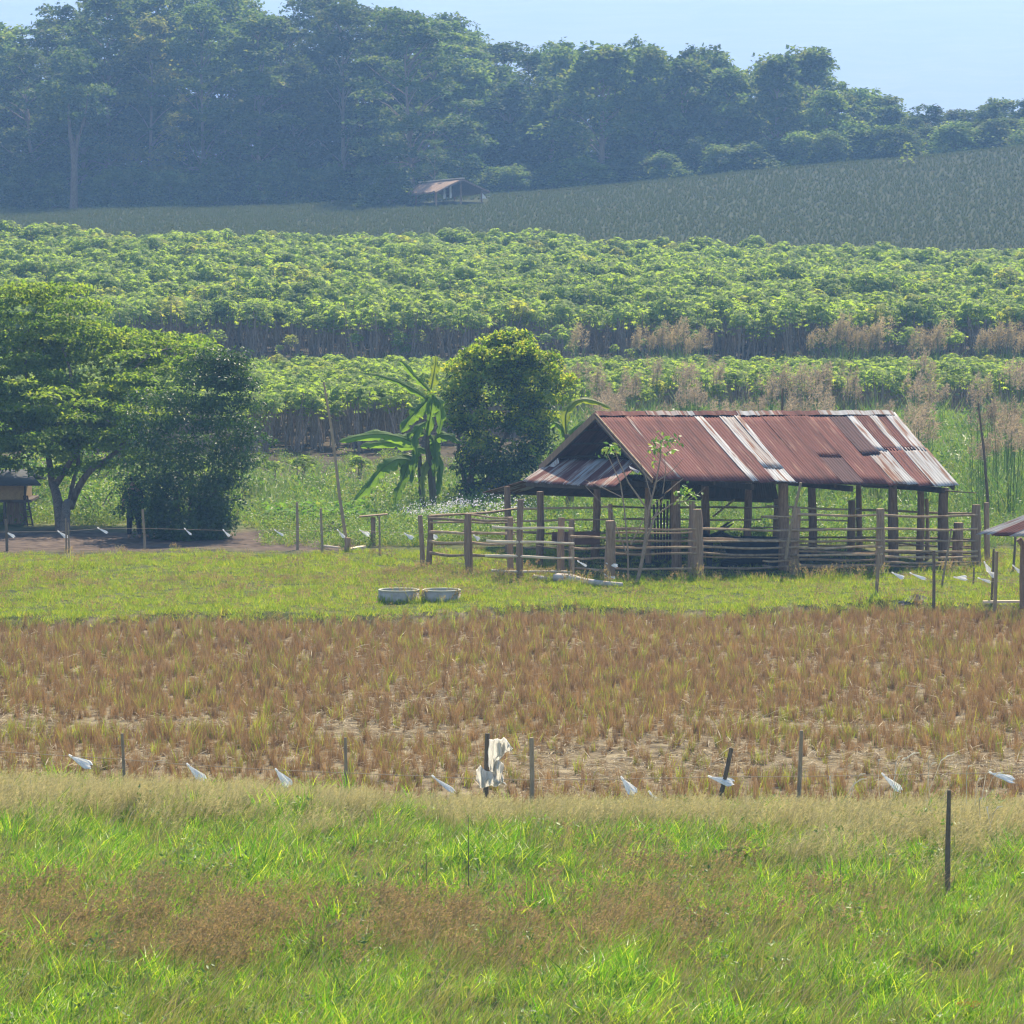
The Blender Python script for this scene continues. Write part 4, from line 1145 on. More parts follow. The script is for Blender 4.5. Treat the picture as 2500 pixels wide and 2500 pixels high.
for px, row, hh, nm in ((1178, 472, .42, 'w'), (1085, 458, .9, 'n'), (1100, 453, 1.0, 'n')):
    p = at(px, row, tY - (.8 if nm == 'n' else -.1)); g = Geo()
    V = []
    for i in range(5):
        t = i / 4; ww = (.05 + .32 * t if nm == 'w' else .16) * (1 + .2 * math.sin(i * 3))
        for s_ in (-1, 0, 1): V.append(p + np.array([s_ * ww * .5 + (.15 * t if nm == 'w' else 0), .05 * math.cos(i + s_ * 2), -hh * t]))
    f = [(i * 3 + j, i * 3 + j + 1, i * 3 + j + 4, i * 3 + j + 3) for i in range(4) for j in range(2)]
    V = np.array(V); g.add(np.concatenate([V, V + np.array([0, .02, 0])]), f + [tuple(x + 15 for x in q[::-1]) for q in f], 0, True)
    o = g.obj("hanging_cloth", M['plastic'], origin=tuple(p))
    tag(o, {"1178": "white rag tied under the right eave of the thatched hut", "1085": "left pale strip hanging in the thatched hut", "1100": "right pale strip hanging in the thatched hut"}[str(px)], "cloth")

# ------------------------------------------------------------------ small things in the pasture
def ring(px, rtop, rbase, wpx, label):
    p = gnd(px, rbase); r_ = wpx / F * p[1] / 2; h = .29
    o = empty("concrete_ring", p, label, "concrete ring")
    n_ = 40; an = np.arange(n_) * 2 * math.pi / n_
    def circ(r, z): return np.stack([p[0] + np.cos(an) * r, p[1] + np.sin(an) * r, np.full(n_, p[2] + z)], 1)
    def stack(g, rings_):
        V = np.concatenate(rings_); f = []
        for i in range(len(rings_) - 1):
            for j in range(n_): f.append((i * n_ + j, i * n_ + (j + 1) % n_, (i + 1) * n_ + (j + 1) % n_, (i + 1) * n_ + j))
        g.add(V, f, 0, True)
    g = Geo(); stack(g, [circ(r_ * .90, .02), circ(r_ * .90, h - .03), circ(r_ * .985, h - .03), circ(r_ * .985, -.08)]); g.obj("wall", M['conc'], o)
    g = Geo(); stack(g, [circ(r_ * .89, h - .03), circ(r_ * .89, h - .005), circ(r_ * .90, h), circ(r_ * .99, h), circ(r_, h - .006), circ(r_, h - .03), circ(r_ * .89, h - .03)]); g.obj("rim", M['concrim'], o)
    return o
ring(974, 1436, 1470, 102, "grey concrete well ring half sunk in grass, the left of the pair")
ring(1078, 1436, 1470, 96, "grey concrete well ring half sunk in grass, the right of the pair nearer the shed")

def pole(name, pts, rad, mat, label, cat, n=6, origin=None):
    g = Geo(); tube(g, pts, rad, n, jit=.06)
    return tag(g.obj(name, mat, origin=tuple(pts[0])), label, cat)
def lyr(rows_, Y): return [at(px, r_, Y) for px, r_ in rows_]
# log in front of the corral
P0 = [gnd(1357, 1420) + dz * .10, gnd(1395, 1424) + dz * .12, gnd(1430, 1431) + dz * .10, gnd(1475, 1434) + dz * .08, gnd(1520, 1435) + dz * .07]
pole("fallen_log", P0, [.10, .10, .085, .07, .05], M['log'], "long bleached log lying on the grass in front of the corral", "log", 8)
P0 = [gnd(1303, 1413) + dz * .05, gnd(1332, 1418) + dz * .06]
pole("short_log", P0, [.06, .05], M['log'], "short bleached branch lying left of the long log by the corral", "log", 8)
# leaning bamboo pole by the banana
pole("bamboo_pole", [gnd(850, 1342) - dz * .1] + lyr([(838, 1270), (829, 1210), (820, 1130), (808, 1040), (790, 932)], 107.6), [.05, .05, .048, .044, .038, .026], M['stake'], "tall leaning bamboo pole standing left of the banana plant", "pole")
o = pole("stump", [gnd(847, 1346) - dz * .1, at(849, 1330, 107.1), at(850, 1313, 107.1)], [.085, .08, .07], M['postw'], "short grey stump at the foot of the leaning bamboo pole", "stump", 8)
pole("split_bamboo", [gnd(790, 1337) + dz * .05, gnd(830, 1342) + dz * .05], [.03, .03], M['palerail'], "thin pole lying on the ground left of the grey stump", "pole")
g = Geo(); b0 = gnd(850, 1346); bar(g, b0 + dz * .05, gnd(888, 1341) + dz * .07, .16, .05); tag(g.obj("plank", M['palerail'], origin=tuple(b0)), "pale plank lying on the ground right of the grey stump", "plank")
pole("dark_pole", [np.array([(1908 - 1250) / F * 111, 111, -.1]), at(1907, 1100, 111), at(1911, 948, 111)], [.045, .04, .03], M['darkstake'], "dark thin pole sticking up behind the shed ridge", "pole")
pole("tall_pole", [np.array([(2413 - 1250) / F * 105.5, 105.5, -.1]), at(2412, 1225, 105.5), at(2402, 1100, 105.5), at(2388, 984, 105.5)], [.05, .045, .035, .025], M['darkstake'], "tall dark pole rising right of the shed roof", "pole")
pole("thick_post", [gnd(2411, 1374) - dz * .1, at(2409, 1300, 103.2), at(2408, 1227, 103.2)], [.075, .07, .065], M['postw'], "thick grey post at the foot of the tall pole", "post", 8)
# little table
tp = gnd(911, 1330); tab = empty("post_table", tp, "small board nailed on a single post in the weeds", "table")
g = Geo(); tube(g, [tp - dz * .1, tp + dz * .4, at(911, 1263, tp[1])], [.07, .062, .06], 8, jit=.06); g.obj("post", M['postw'], tab)
g = Geo(); a_ = at(877, 1264, tp[1]); b_ = at(946, 1258, tp[1]); bar(g, a_ + dz * .03, b_ + dz * .03, .34, .035); g.obj("top", M['rail'], tab)
for k, (px, row) in enumerate(((2228, 1466), (2250, 1468), (2236, 1461))):
    pass
# dirt clod mound
mp_ = gnd(2235, 1468); g = Geo(); rr = np.random.default_rng(5)
n_, m_ = 14, 6; V = []
for i in range(m_):
    for j in range(n_):
        t = i / (m_ - 1); r_ = .26 * (1 - t) ** .7 * rr.uniform(.75, 1.2) * (1.5 if j % 7 < 3 else 1)
        V.append(mp_ + np.array([math.cos(j / n_ * 6.283) * r_ * 1.4, math.sin(j / n_ * 6.283) * r_, -.06 + .22 * t * rr.uniform(.8, 1.1)]))
g.add(V, [(i * n_ + j, i * n_ + (j + 1) % n_, (i + 1) * n_ + (j + 1) % n_, (i + 1) * n_ + j) for i in range(m_ - 1) for j in range(n_)], 0, False)
tag(g.obj("earth_clod", noisemat("grey_clod", [(.09, .085, .085), (.2, .19, .18)], 7, bump=.4), origin=tuple(mp_)), "grey lump of earth on the grass near the right hut", "earth")
# old log pile in the weeds
lp = gnd(800, 1312); pile = empty("brush_pile", lp, "dark brown rotting branches heaped in the weeds left of the bamboo pole", "branches")
for k, (a, b, h0, h1, r_) in enumerate(((-.35, .35, .02, .30, .08), (-.30, .45, .12, .38, .06), (-.4, .2, .05, .18, .09), (.1, .55, .22, .30, .05), (-.1, .15, .0, .42, .045))):
    g = Geo(); tube(g, [lp + np.array([a, .1 * k - .2, h0]), lp + np.array([(a + b) / 2, .1 * k - .15, (h0 + h1) / 2 + .05]), lp + np.array([b, .1 * k - .2, h1])], [r_, r_ * .95, r_ * .7], 7, jit=.1); g.obj("branch", M['bark'], pile)

# ------------------------------------------------------------------ string fences with white bags
def bag(name, tip, end, wpx, label, group, mat='plastic', seed=0, cat="plastic bag"):
    """flag of plastic: gathered at the knot, opening towards the free end and rippling"""
    rr = np.random.default_rng(seed)
    tip, end = np.asarray(tip), np.asarray(end)
    d = end - tip; L = np.linalg.norm(d); d /= L
    wd = wpx / F * tip[1]
    s_ = unit(np.cross(d, unit(np.array([.15 * rr.normal(), .85, -.5 + .25 * rr.normal()])))); u = np.cross(s_, d)
    wd *= 1.15
    nu, nv = 14, 14; V = []
    ph = rr.uniform(0, 6)
    for side in (0, 1):
        for i in range(nu + 1):
            t = i / nu
            wv = wd * (.10 + .90 * min(1, t * 1.25) ** .9) * (1 - .45 * (max(0, t - .78) / .22) ** 2)
            for j in range(nv + 1):
                q = j / nv - .5
                bulge = (.10 if side else -.04) * wd * (1 - (2 * q) ** 2) * math.sin(math.pi * min(1, t * 1.15)) * .6
                rip = .08 * wd * math.sin(ph + 5 * t + 8 * q) * t + .045 * wd * math.sin(ph * 2 + 21 * q + 3 * t) * min(1, 2 * t)
                V.append(tip + d * L * (t + (.05 * math.sin(8 * q + ph) + .03 * math.sin(19 * q + 2 * ph)) * t * t) + s_ * q * wv + u * (bulge + rip))
    n1 = nv + 1; N_ = (nu + 1) * n1
    f = [(i * n1 + j, i * n1 + j + 1, (i + 1) * n1 + j + 1, (i + 1) * n1 + j) for i in range(nu) for j in range(nv)]
    f2 = [tuple(x + N_ for x in q[::-1]) for q in f]
    e_ = []
    for i in range(nu):
        e_.append((i * n1, (i + 1) * n1, N_ + (i + 1) * n1, N_ + i * n1)); e_.append((i * n1 + nv, N_ + i * n1 + nv, N_ + (i + 1) * n1 + nv, (i + 1) * n1 + nv))
    g = Geo(); g.add(V, f + f2 + e_, 0, True)
    knot = [tip - d * .03 + np.array([0, 0, .01]), tip + d * .02]
    tube(g, knot, [.012, .02], 6)
    o = g.obj(name, M[mat], origin=tuple(tip))
    return tag(o, label, cat, group)

# near fence
nf = empty("string_fence", (0, 59.5, 0), "low string fence of thin stakes between the paddy and the foreground meadow", "fence")
def yN(px): return float(np.interp(px, [-300, 1150, 1300, 2800], [61.8, 58.6, 58.4, 58.2]))
def stake(px, rt, rb_, wpx, mat, parent, Y, dx=0.0, name="stake"):
    x0 = (px - 1250) / F * Y; tp_ = at(px + dx, rt, Y)
    z0 = gz(x0, Y) - .15
    g = Geo(); tube(g, [(x0, Y, z0), ((x0 + tp_[0]) / 2 + .006, Y, (z0 + tp_[2]) / 2), tuple(tp_)], [wpx / F * Y / 2 * 1.05, wpx / F * Y / 2, wpx / F * Y / 2 * .92], 8, jit=.06)
    return g.obj(name, mat, parent)
for px, rt, wpx, mt, dx in ((298, 1790, 8, 'stake', 0), (842, 1800, 8, 'stake', 1), (1183, 1790, 13, 'darkstake', 7), (1298, 1801, 12, 'stake', 0), (1752, 1826, 11, 'darkstake', 34), (1952, 1783, 10, 'stake', 5)):
    stake(px, rt, 0, wpx, M[mt], nf, yN(px), dx)
wp = [(-250, 1818), (170, 1846), (300, 1854), (460, 1867), (675, 1880), (842, 1887), (1060, 1896), (1185, 1902), (1298, 1904), (1520, 1902), (1735, 1897), (1772, 1896), (1955, 1896), (2155, 1892), (2420, 1887), (2750, 1880)]
g = Geo(); tube(g, [at(a, b, yN(a)) for a, b in wp], .0045, 4, cap=False); g.obj("string", M['wire'], nf)
NB = [((172, 1846), (222, 1872), 24, "white plastic bag on the near string, first from the left, fluttering level"),
      ((459, 1868), (498, 1906), 21, "narrow white plastic bag on the near string hanging steeply, second from the left"),
      ((675, 1881), (707, 1919), 25, "crumpled white plastic bag on the near string, third from the left"),
      ((1058, 1897), (1109, 1934), 15, "thin white plastic strip on the near string just left of the draped sheet"),
      ((1519, 1901), (1549, 1939), 25, "bright white bag on the near string, steep, right of the draped sheet"),
      ((1587, 1936), (1622, 1977), 20, "faint white bag sunk in the pale seed grass"),
      ((1733, 1897), (1790, 1913), 21, "white plastic bag on the near string at the leaning dark stake"),
      ((2156, 1892), (2199, 1931), 17, "slim white plastic bag on the near string behind tall green grass"),
      ((2418, 1887), (2475, 1905), 20, "white plastic bag on the near string closest to the right edge")]
for i, (a, b, wpx, lab) in enumerate(NB):
    Y = yN(a[0]) - (.35 if "faint" in lab else 0)
    bag("plastic_bag", at(*a, Y - .012), at(*b, Y - .06), wpx, lab, "white bags on the near string", seed=500 + i)
# sheet draped on the dark stake
sY = yN(1183) - .06
g = Geo(); rr = np.random.default_rng(8)
def cloth(g, cols, seed, th=.006):
    """cols: list of columns, each a list of (px,row,dy)"""
    rr = np.random.default_rng(seed)
    nc, nr = len(cols), len(cols[0])
    up = 9
    G_ = np.array([[at(px, r_, sY + dy) for px, r_, dy in c] for c in cols])
    ui = np.linspace(0, nc - 1, (nc - 1) * up + 1); vi_ = np.linspace(0, nr - 1, (nr - 1) * up + 1)
    V = []
    for a in ui:
        for b in vi_:
            i0, j0 = min(int(a), nc - 2), min(int(b), nr - 2); fa, fb = a - i0, b - j0
            p = G_[i0, j0] * (1 - fa) * (1 - fb) + G_[i0 + 1, j0] * fa * (1 - fb) + G_[i0, j0 + 1] * (1 - fa) * fb + G_[i0 + 1, j0 + 1] * fa * fb
            V.append(p + np.array([.006 * math.sin(b * 5 + a * 2), .03 * math.sin(a * 5.5 + b * .8 + seed) + .018 * math.sin(a * 13 + b * 2.6), .01 * math.sin(a * 4 + seed)]))
    V = np.array(V); n1 = len(vi_)
    f = [(i * n1 + j, i * n1 + j + 1, (i + 1) * n1 + j + 1, (i + 1) * n1 + j) for i in range(len(ui) - 1) for j in range(n1 - 1)]
    g.add(np.concatenate([V, V + np.array([0, th, 0])]), f + [tuple(x + len(V) for x in q[::-1]) for q in f], 0, True)
cloth(g, [[(1192, 1808, 0), (1190, 1840, .02), (1192, 1866, .03), (1194, 1880, .03)], [(1206, 1803, -.05), (1207, 1838, -.03), (1204, 1868, .0), (1203, 1890, .01)], [(1222, 1806, -.02), (1224, 1846, -.05), (1214, 1856, 0), (1209, 1892, .01)],
          [(1236, 1812, .0), (1232, 1842, .03), (1217, 1858, .02), (1214, 1890, .03)]], 1)
cloth(g, [[(1214, 1808, .0), (1217, 1828, .02), (1220, 1848, .02)], [(1228, 1800, -.05), (1232, 1822, -.05), (1231, 1840, -.03)], [(1243, 1812, -.03), (1246, 1822, -.05), (1242, 1834, -.03)], [(1252, 1828, 0), (1251, 1831, 0), (1246, 1835, .0)]], 2)
cloth(g, [[(1204, 1850, .01), (1204, 1880, .0), (1206, 1912, .01)], [(1214, 1858, -.06), (1212, 1885, -.06), (1214, 1915, -.02)], [(1226, 1860, -.03), (1226, 1888, -.05), (1224, 1912, .0)], [(1230, 1866, .03), (1227, 1890, .02), (1230, 1908, .04)]], 3)
cloth(g, [[(1162, 1878, .0), (1164, 1900, .0), (1172, 1922, .02)], [(1172, 1870, -.10), (1174, 1895, -.10), (1178, 1925, -.04)], [(1188, 1882, -.09), (1188, 1900, -.12), (1186, 1920, -.08)], [(1204, 1886, -.03), (1208, 1905, -.08), (1206, 1920, -.03)], [(1216, 1902, .02), (1224, 1908, .0), (1228, 1914, .02)], [(1232, 1908, .05), (1234, 1911, .05), (1236, 1914, .06)]], 4)
tag(g.obj("draped_sheet", M['sack'], origin=tuple(at(1200, 1860, sY))), "torn dirty white sheet draped over the dark stake of the near fence", "sheet")
# lone dark post in the meadow
lp_ = gnd(2313, 2205); z0 = gz(lp_[0], lp_[1])
pole("dark_post", [np.array([lp_[0], lp_[1], z0 - .1]), at(2314, 2050, lp_[1]), at(2317, 1929, lp_[1])], [.036, .031, .024], M['darkstake'], "dark slender post standing alone in the meadow at the right", "post", 8)

# far fence
ff = empty("far_string_fence", (-6, 107, 0), "low string fence of thin stakes along the far edge of the pasture", "fence")
for px, rt, rb_, wpx, mt, dx in ((14, 1268, 1345, 7, 'darkstake', 0), (159, 1266, 1345, 4, 'stake', 1), (166, 1276, 1346, 4, 'stake', 0), (352, 1244, 1341, 6, 'stake', -4), (725, 1226, 1342, 7, 'stake', 0), (786, 1241, 1347, 6, 'stake', -3), (926, 1260, 1356, 5, 'stake', 0), (1400, 1335, 1420, 5, 'stake', 0)):
    p = gnd(px, rb_); stake(px, rt, 0, wpx, M[mt], ff, p[1], dx)
def yF(px): return float(np.interp(px, [-300, 0, 350, 790, 930, 1420], [107.5, 107.3, 107.7, 107.0, 106.0, 98.2]))
g = Geo(); tube(g, [at(a, b, yF(a)) for a, b in ((-200, 1298), (15, 1299), (143, 1298), (240, 1291), (352, 1290), (546, 1295), (672, 1295), (786, 1296), (926, 1298), (1050, 1304), (1160, 1308), (1400, 1345))], .004, 4, cap=False); g.obj("string", M['wire'], ff)
FB = [((15, 1299), (36, 1311), 8, "small white bag on the far string nearest the left edge"), ((143, 1298), (165, 1313), 10, "small white bag on the far string at the paired thin stakes"),
      ((240, 1290), (263, 1301), 7, "small white bag on the far string left of the standing person"), ((452, 1292), (467, 1306), 5, "small pale bag on the far string in front of the glossy bush"),
      ((546, 1295), (561, 1310), 6, "small pale bag on the far string right of the glossy bush"), ((672, 1295), (692, 1308), 6, "small white bag on the far string below the broad leaved patch"),
      ((825, 1295), (841, 1313), 7, "small steep white bag on the far string left of the bamboo pole"), ((879, 1295), (902, 1306), 10, "small white bag on the far string under the little post table"),
      ((989, 1303), (1008, 1315), 12, "small white bag on the far string left of the corral corner"), ((1049, 1303), (1068, 1314), 11, "small white bag hanging between the first two corral posts"),
      ((1157, 1307), (1170, 1318), 11, "small white bag hanging just right of the second corral post"), ((1412, 1371), (1432, 1382), 6, "thin pale bag low in the corral beside the thin prop"),
      ((1482, 1376), (1508, 1382), 9, "white bag on the broad corral post, the upper one"), ((1477, 1403), (1501, 1413), 10, "white bag on the broad corral post, the lower one")]
for i, (a, b, wpx, lab) in enumerate(FB):
    Y = yF(a[0]) if a[0] < 1400 else 96.9
    bag("plastic_bag", at(*a, Y), at(*b, Y - .05), wpx, lab, "small white bags on the far string", seed=540 + i)
rf_ = empty("right_string_fence", (11, 92, 0), "low string fence of rough stakes between the shed and the right hut", "fence")
for px, rt, rb_, wpx, mt, dx in ((2141, 1336, 1463, 9, 'stake', 5), (2283, 1344, 1476, 8, 'darkstake', -3), (2300, 1290, 1430, 5, 'stake', 23), (2424, 1340, 1470, 6, 'darkstake', 2), (2432, 1346, 1477, 9, 'stake', 1), (2378, 1385, 1428, 5, 'stake', 0), (2476, 1310, 1395, 6, 'darkstake', 3)):
    p = gnd(px, rb_); stake(px, rt, 0, wpx, M[mt], rf_, p[1], dx)
for rows_ in (((2141, 1398), (2283, 1402), (2330, 1408), (2428, 1414), (2600, 1425)), ((2141, 1408), (2283, 1416), (2432, 1420), (2600, 1430))):
    g = Geo(); tube(g, [at(a, b, float(np.interp(a, [2141, 2283, 2432, 2600], [92.85, 91.4, 91.35, 91.0])) - .06) for a, b in rows_], .004, 4, cap=False); g.obj("string", M['wire'], rf_)
for i, (a, b, wpx, lab) in enumerate([((2180, 1399), (2206, 1412), 11, "small white bag on the right string, left one of the four in a row"), ((2224, 1400), (2260, 1415), 11, "longest white bag on the right string in front of the shed corner"),
      ((2331, 1410), (2360, 1411), 12, "level white bag on the right string right of the leaning thin stake"), ((2390, 1412), (2418, 1421), 8, "thin white bag on the right string left of the paired stakes"),
      ((2404, 1374), (2417, 1396), 12, "pale bag flying upright above the right string at the paired stakes"), ((2411, 1395), (2431, 1407), 15, "crumpled white bag caught on the paired stakes"), ((2474, 1382), (2491, 1398), 9, "pale bag hanging behind the post of the low hut")]):
    Y = 91.25 if i < 6 else 93.0
    bag("plastic_bag", at(*a, Y), at(*b, Y - .05), wpx, lab, "small white bags on the right string", seed=570 + i)

# ------------------------------------------------------------------ trees
def pad_leaves(g, pads, n_per, L, W, mat, seed, flat=.6, shell=.75, up=.75, droop=0.0, dense=1.0, lowz=-.55):
    """pads: (cx,cy,cz,rx,rz): flattened leafy clumps; leaves mostly on the upper shell"""
    r = np.random.default_rng(seed)
    C, D, Nn = [], [], []
    for (cx, cy_, cz, rx, rz) in pads:
        k = max(8, int(n_per * (rx ** 2) * dense))
        th_ = r.uniform(0, 6.283, k); zz = r.uniform(lowz, 1, k); rr = np.sqrt(np.clip(1 - zz ** 2, 0, 1))
        sh = r.uniform(shell, 1.05, k) * np.where(r.uniform(0, 1, k) < .3, r.uniform(.3, 1, k), 1)
        wob = 1 + .22 * np.sin(th_ * 3 + cx * 7) + .12 * np.sin(th_ * 7 + cz * 5)
        dirs = np.stack([np.cos(th_) * rr, np.sin(th_) * rr, zz], 1)
        C.append(np.array([cx, cy_, cz]) + dirs * np.stack([rx * sh * wob, rx * sh * wob, rz * sh], 1))
        nn = unit(dirs * (1 - up) + np.array([0, 0, up]) + r.normal(0, .38, (k, 3)))
        d = np.cross(nn, r.normal(0, 1, (k, 3))); d = unit(unit(d) + np.array([0, 0, -droop]) + dirs * .3)
        D.append(d); Nn.append(nn)
    C, D, Nn = np.concatenate(C), np.concatenate(D), np.concatenate(Nn)
    leaves(g, C, D, Nn, L * r.uniform(.6, 1.25, len(C)), W * r.uniform(.7, 1.25, len(C)), mat, fold=.12)
    return g

def limb(g, p, q, r0, r1, seed, n=6, k=6, wig=.06, mat=0):
    r = np.random.default_rng(seed); p, q = np.asarray(p, float), np.asarray(q, float)
    L = np.linalg.norm(q - p); off = r.normal(0, wig * L, 3); pts = []
    for t in np.linspace(0, 1, k): pts.append(p + (q - p) * t + off * math.sin(math.pi * t) + np.array([0, 0, .10 * L * math.sin(math.pi * t)]))
    tube(g, pts, np.linspace(r0, r1, k), n, mat, jit=.08)
    return pts

def forest_variant(seed, H=20.0, Wd=5.0, base=.25, npad=46, leaf=.50, mat='forest', L1=.42, L2=.30, flatness=.56, topsharp=1.0, dens=62):
    r = np.random.default_rng(seed)
    tr = Geo(); cr = Geo()
    pads = []
    fork = H * r.uniform(.32, .45)
    tilt = r.normal(0, .03 * H, 2)
    tube(tr, [(0, 0, -1), (tilt[0] * .2, tilt[1] * .2, fork * .5), (tilt[0] * .5, tilt[1] * .5, fork), (tilt[0], tilt[1], H * .78)], [.30, .22, .17, .06], 7, jit=.08)
    for i in range(npad):
        t = r.uniform(0, 1) ** .85
        z = H * (base + (1 - base) * t)
        wid = Wd * (math.sin(math.pi * (0.24 + .72 * t)) ** .7) * topsharp
        a = r.uniform(0, 6.283); rad = wid * math.sqrt(r.uniform(.05, 1))
        rx = r.uniform(.8, 1.75) * (1.15 - .35 * t)
        p = (math.cos(a) * rad + tilt[0] * t, math.sin(a) * rad + tilt[1] * t, z - rx * .4)
        pads.append((*p, rx, rx * flatness * r.uniform(.8, 1.3)))
        if i % 2 == 0:
            z0 = max(fork * .6, z - rad * .8 - 1.0)
            limb(tr, (tilt[0] * z0 / H, tilt[1] * z0 / H, z0), (p[0], p[1], p[2] - .1), .07, .025, seed * 99 + i, 4, 5)
    # sprigs reaching out of the top
    for i in range(9):
        a = r.uniform(0, 6.283); rad = Wd * r.uniform(.1, .6)
        pads.append((math.cos(a) * rad + tilt[0], math.sin(a) * rad + tilt[1], H * (1.0 - .10 * (rad / Wd)) + r.uniform(-.3, .5), r.uniform(.35, .7), r.uniform(.4, .75)))
    pad_leaves(cr, pads, dens, L1, L2, 0, seed + 1000, lowz=-.15)
    t_ = tr.mesh("trunk_mesh", [M['palebark']]); c_ = cr.mesh("crown_mesh", [M[mat]])
    return t_, c_

def place_tree(name, mesh, loc, scale, rz, label, cat="tree", group=None):
    o = empty(name, loc, label, cat, group)
    o.rotation_euler = (0, 0, rz); o.scale = scale if isinstance(scale, tuple) else (scale,) * 3
    for nm, me in zip(("trunk", "crown"), mesh):
        c = bpy.data.objects.new(nm, me); COL.objects.link(c); c.parent = o
    return o

FV = [forest_variant(700 + k, 20, 4.6 + .5 * (k % 3), (.0, .06, .12)[k % 3], 80, mat='forest', dens=95) for k in range(5)]
UV = [forest_variant(760 + k, 5.0, 2.3, .0, 46, mat='forest', flatness=.7, dens=90, L1=.34, L2=.24) for k in range(3)]
FVs = [forest_variant(790 + k, 10, 3.3, (.0, .05)[k % 2], 52, mat=('forest', 'forest', 'forest_dark')[k], flatness=.62, dens=95) for k in range(3)]
FVp = [forest_variant(780 + k, 20, 4.2, .1, 70, mat='forest_olive', dens=80) for k in range(1)]
FVd = [forest_variant(740 + k, 20, 4.6, .1, 60, mat='forest_dark') for k in range(2)]
OX = [-400, 0, 50, 100, 140, 190, 250, 400, 620, 660, 740, 800, 900, 1000, 1120, 1180, 1215, 1270, 1330, 1400, 1500, 1620, 1650, 1750, 1820, 1980, 2010, 2060, 2130, 2250, 2350, 2500, 2900]
OR_ = [v - (28 if 1250 <= p <= 1900 else (34 if p > 2050 else (18 if p > 1900 else 0))) for v, p in zip([40, 50, 70, 70, 15, 30, -40, -60, -50, 10, 0, -40, -10, 10, 40, 110, 140, 105, 105, 120, 135, 105, 150, 150, 165, 130, 200, 215, 262, 258, 280, 275, 270], OX)]
tr_ = random.Random(4)
def forest_row(Y, step, drop, jit, lab, grp, x0=-250, x1=2760, first=0, hmin=3.0, lowpx=None):
    px = x0
    i = 0
    while px < x1:
        p_ = px + tr_.uniform(-.3, .3) * step
        if lowpx is None or lowpx(p_):
            y = Y + tr_.uniform(-3, 3)
            rowt = np.interp(p_, OX, OR_) + drop + tr_.uniform(-jit * .4, jit)
            x = (p_ - 1250) / F * y
            z0 = gz(x, y)
            H = max(hmin, zrow(rowt, y) - z0 - .4)
            sxy = (H / 20) ** .42 * tr_.uniform(.85, 1.15)
            if H < 13:
                sxy = (H / 10) ** .6 * tr_.uniform(.9, 1.2)
                place_tree("forest_tree", tr_.choice(FVs), (x, y, z0), (sxy, sxy, H / 10), tr_.uniform(0, 6.28), lab, group=grp)
            else:
                place_tree("forest_tree", tr_.choice(FV + FV + FVd + FVp), (x, y, z0), (sxy, sxy, H / 20), tr_.uniform(0, 6.28), lab, group=grp)
        px += step
        i += 1
forest_row(352, 108, 40, 90, "leafy green tree standing in the front row of the hazy wood behind the hill", "front row trees of the wood")
forest_row(362, 96, 8, 50, "tall hazy tree rising in the middle of the wood behind the hill", "middle trees of the wood")
forest_row(374, 105, 0, 36, "hazy blue green tree forming the skyline of the wood behind the hill", "skyline trees of the wood")
forest_row(386, 150, 10, 40, "faint hazy tree showing through gaps at the back of the wood", "rearmost trees of the wood")
# lower trees at the wood's edge
def edge(px):
    return True
for i, (px, rowt, wd) in enumerate(((0, 455, 1.1), (130, 450, .9), (230, 460, 1.1), (280, 440, 1.0), (380, 450, 1.0), (470, 455, 1.1), (640, 440, 1.0), (760, 440, 1.0), (820, 430, 1.0), (1250, 440, 1.0), (1350, 425, 1.1), (1490, 415, 1.0), (1620, 400, 1.0), (1760, 380, 1.0), (1900, 365, 1.1), (2020, 345, 1.0), (2140, 335, 1.1), (60, 440, 1.2), (330, 435, 1.1), (420, 445, 1.0), (520, 430, 1.25), (590, 470, .9), (700, 420, 1.0), (1290, 430, 1.1), (1420, 410, 1.3), (1560, 400, 1.1), (1690, 370, 1.0), (1830, 375, 1.2), (1960, 350, 1.2), (2080, 330, 1.3), (2190, 335, 1.1), (2330, 325, 1.2), (2430, 320, 1.2), (2540, 315, 1.2), (1210, 440, 1.0), (-60, 430, 1.2))):
    y = 343 + (i % 3) * 1.5; x = (px - 1250) / F * y; z0 = gz(x, y); H = zrow(rowt, y) - z0 + .3
    place_tree("understory_tree", UV[i % 3], (x, y, z0 - .3), (wd * .8, wd * .75, max(2.7, H + .6) / 5), i * 1.3, "low bushy understory tree at the foot of the hazy wood", "tree", "understory trees at the wood edge")
# the big darker tree in front, the round tree by the hut, the sapling with yellow sunlight put into its leaf colour
y = 340.0; x = (1010 - 1250) / F * y; z0 = gz(x, y)
BIG = forest_variant(801, 20, 6.0, .04, 110, mat='forest_dark', dens=75)
place_tree("big_dark_tree", BIG, (x, y, z0), (1.02, .9, (zrow(22, y) - z0) / 20.4), 2.2, "big dark tree towering directly above the thatched hut", "tree")
y = 330.0; x = (1062 - 1250) / F * y; z0 = gz(x, y)
RND = forest_variant(802, 20, 7.5, .05, 60, mat='forest_dark', flatness=.7)
place_tree("round_tree", RND, (x, y, z0), (.24, .24, (zrow(338, y) - z0) / 20.5), .4, "small round dark tree just behind the thatched hut", "tree")
BRT = forest_variant(803, 20, 8.5, .0, 34, mat='lime', flatness=.8)
y = 331.0; x = (2212 - 1250) / F * y; z0 = gz(x, y)
place_tree("yellow_lit_sapling", BRT, (x, y, z0), (.085, .085, (zrow(346, y) - z0) / 20.5), .4, "small tree with yellow sunlight put into its leaf colour on the hill crest at the right", "tree")
y = 326.0; x = (945 - 1250) / F * y; z0 = gz(x, y)
place_tree("pale_bush", UV[2], (x, y + 3, z0 - .3), (.8, .8, .62), 1.0, "pale leafy bush left of the thatched hut", "bush")
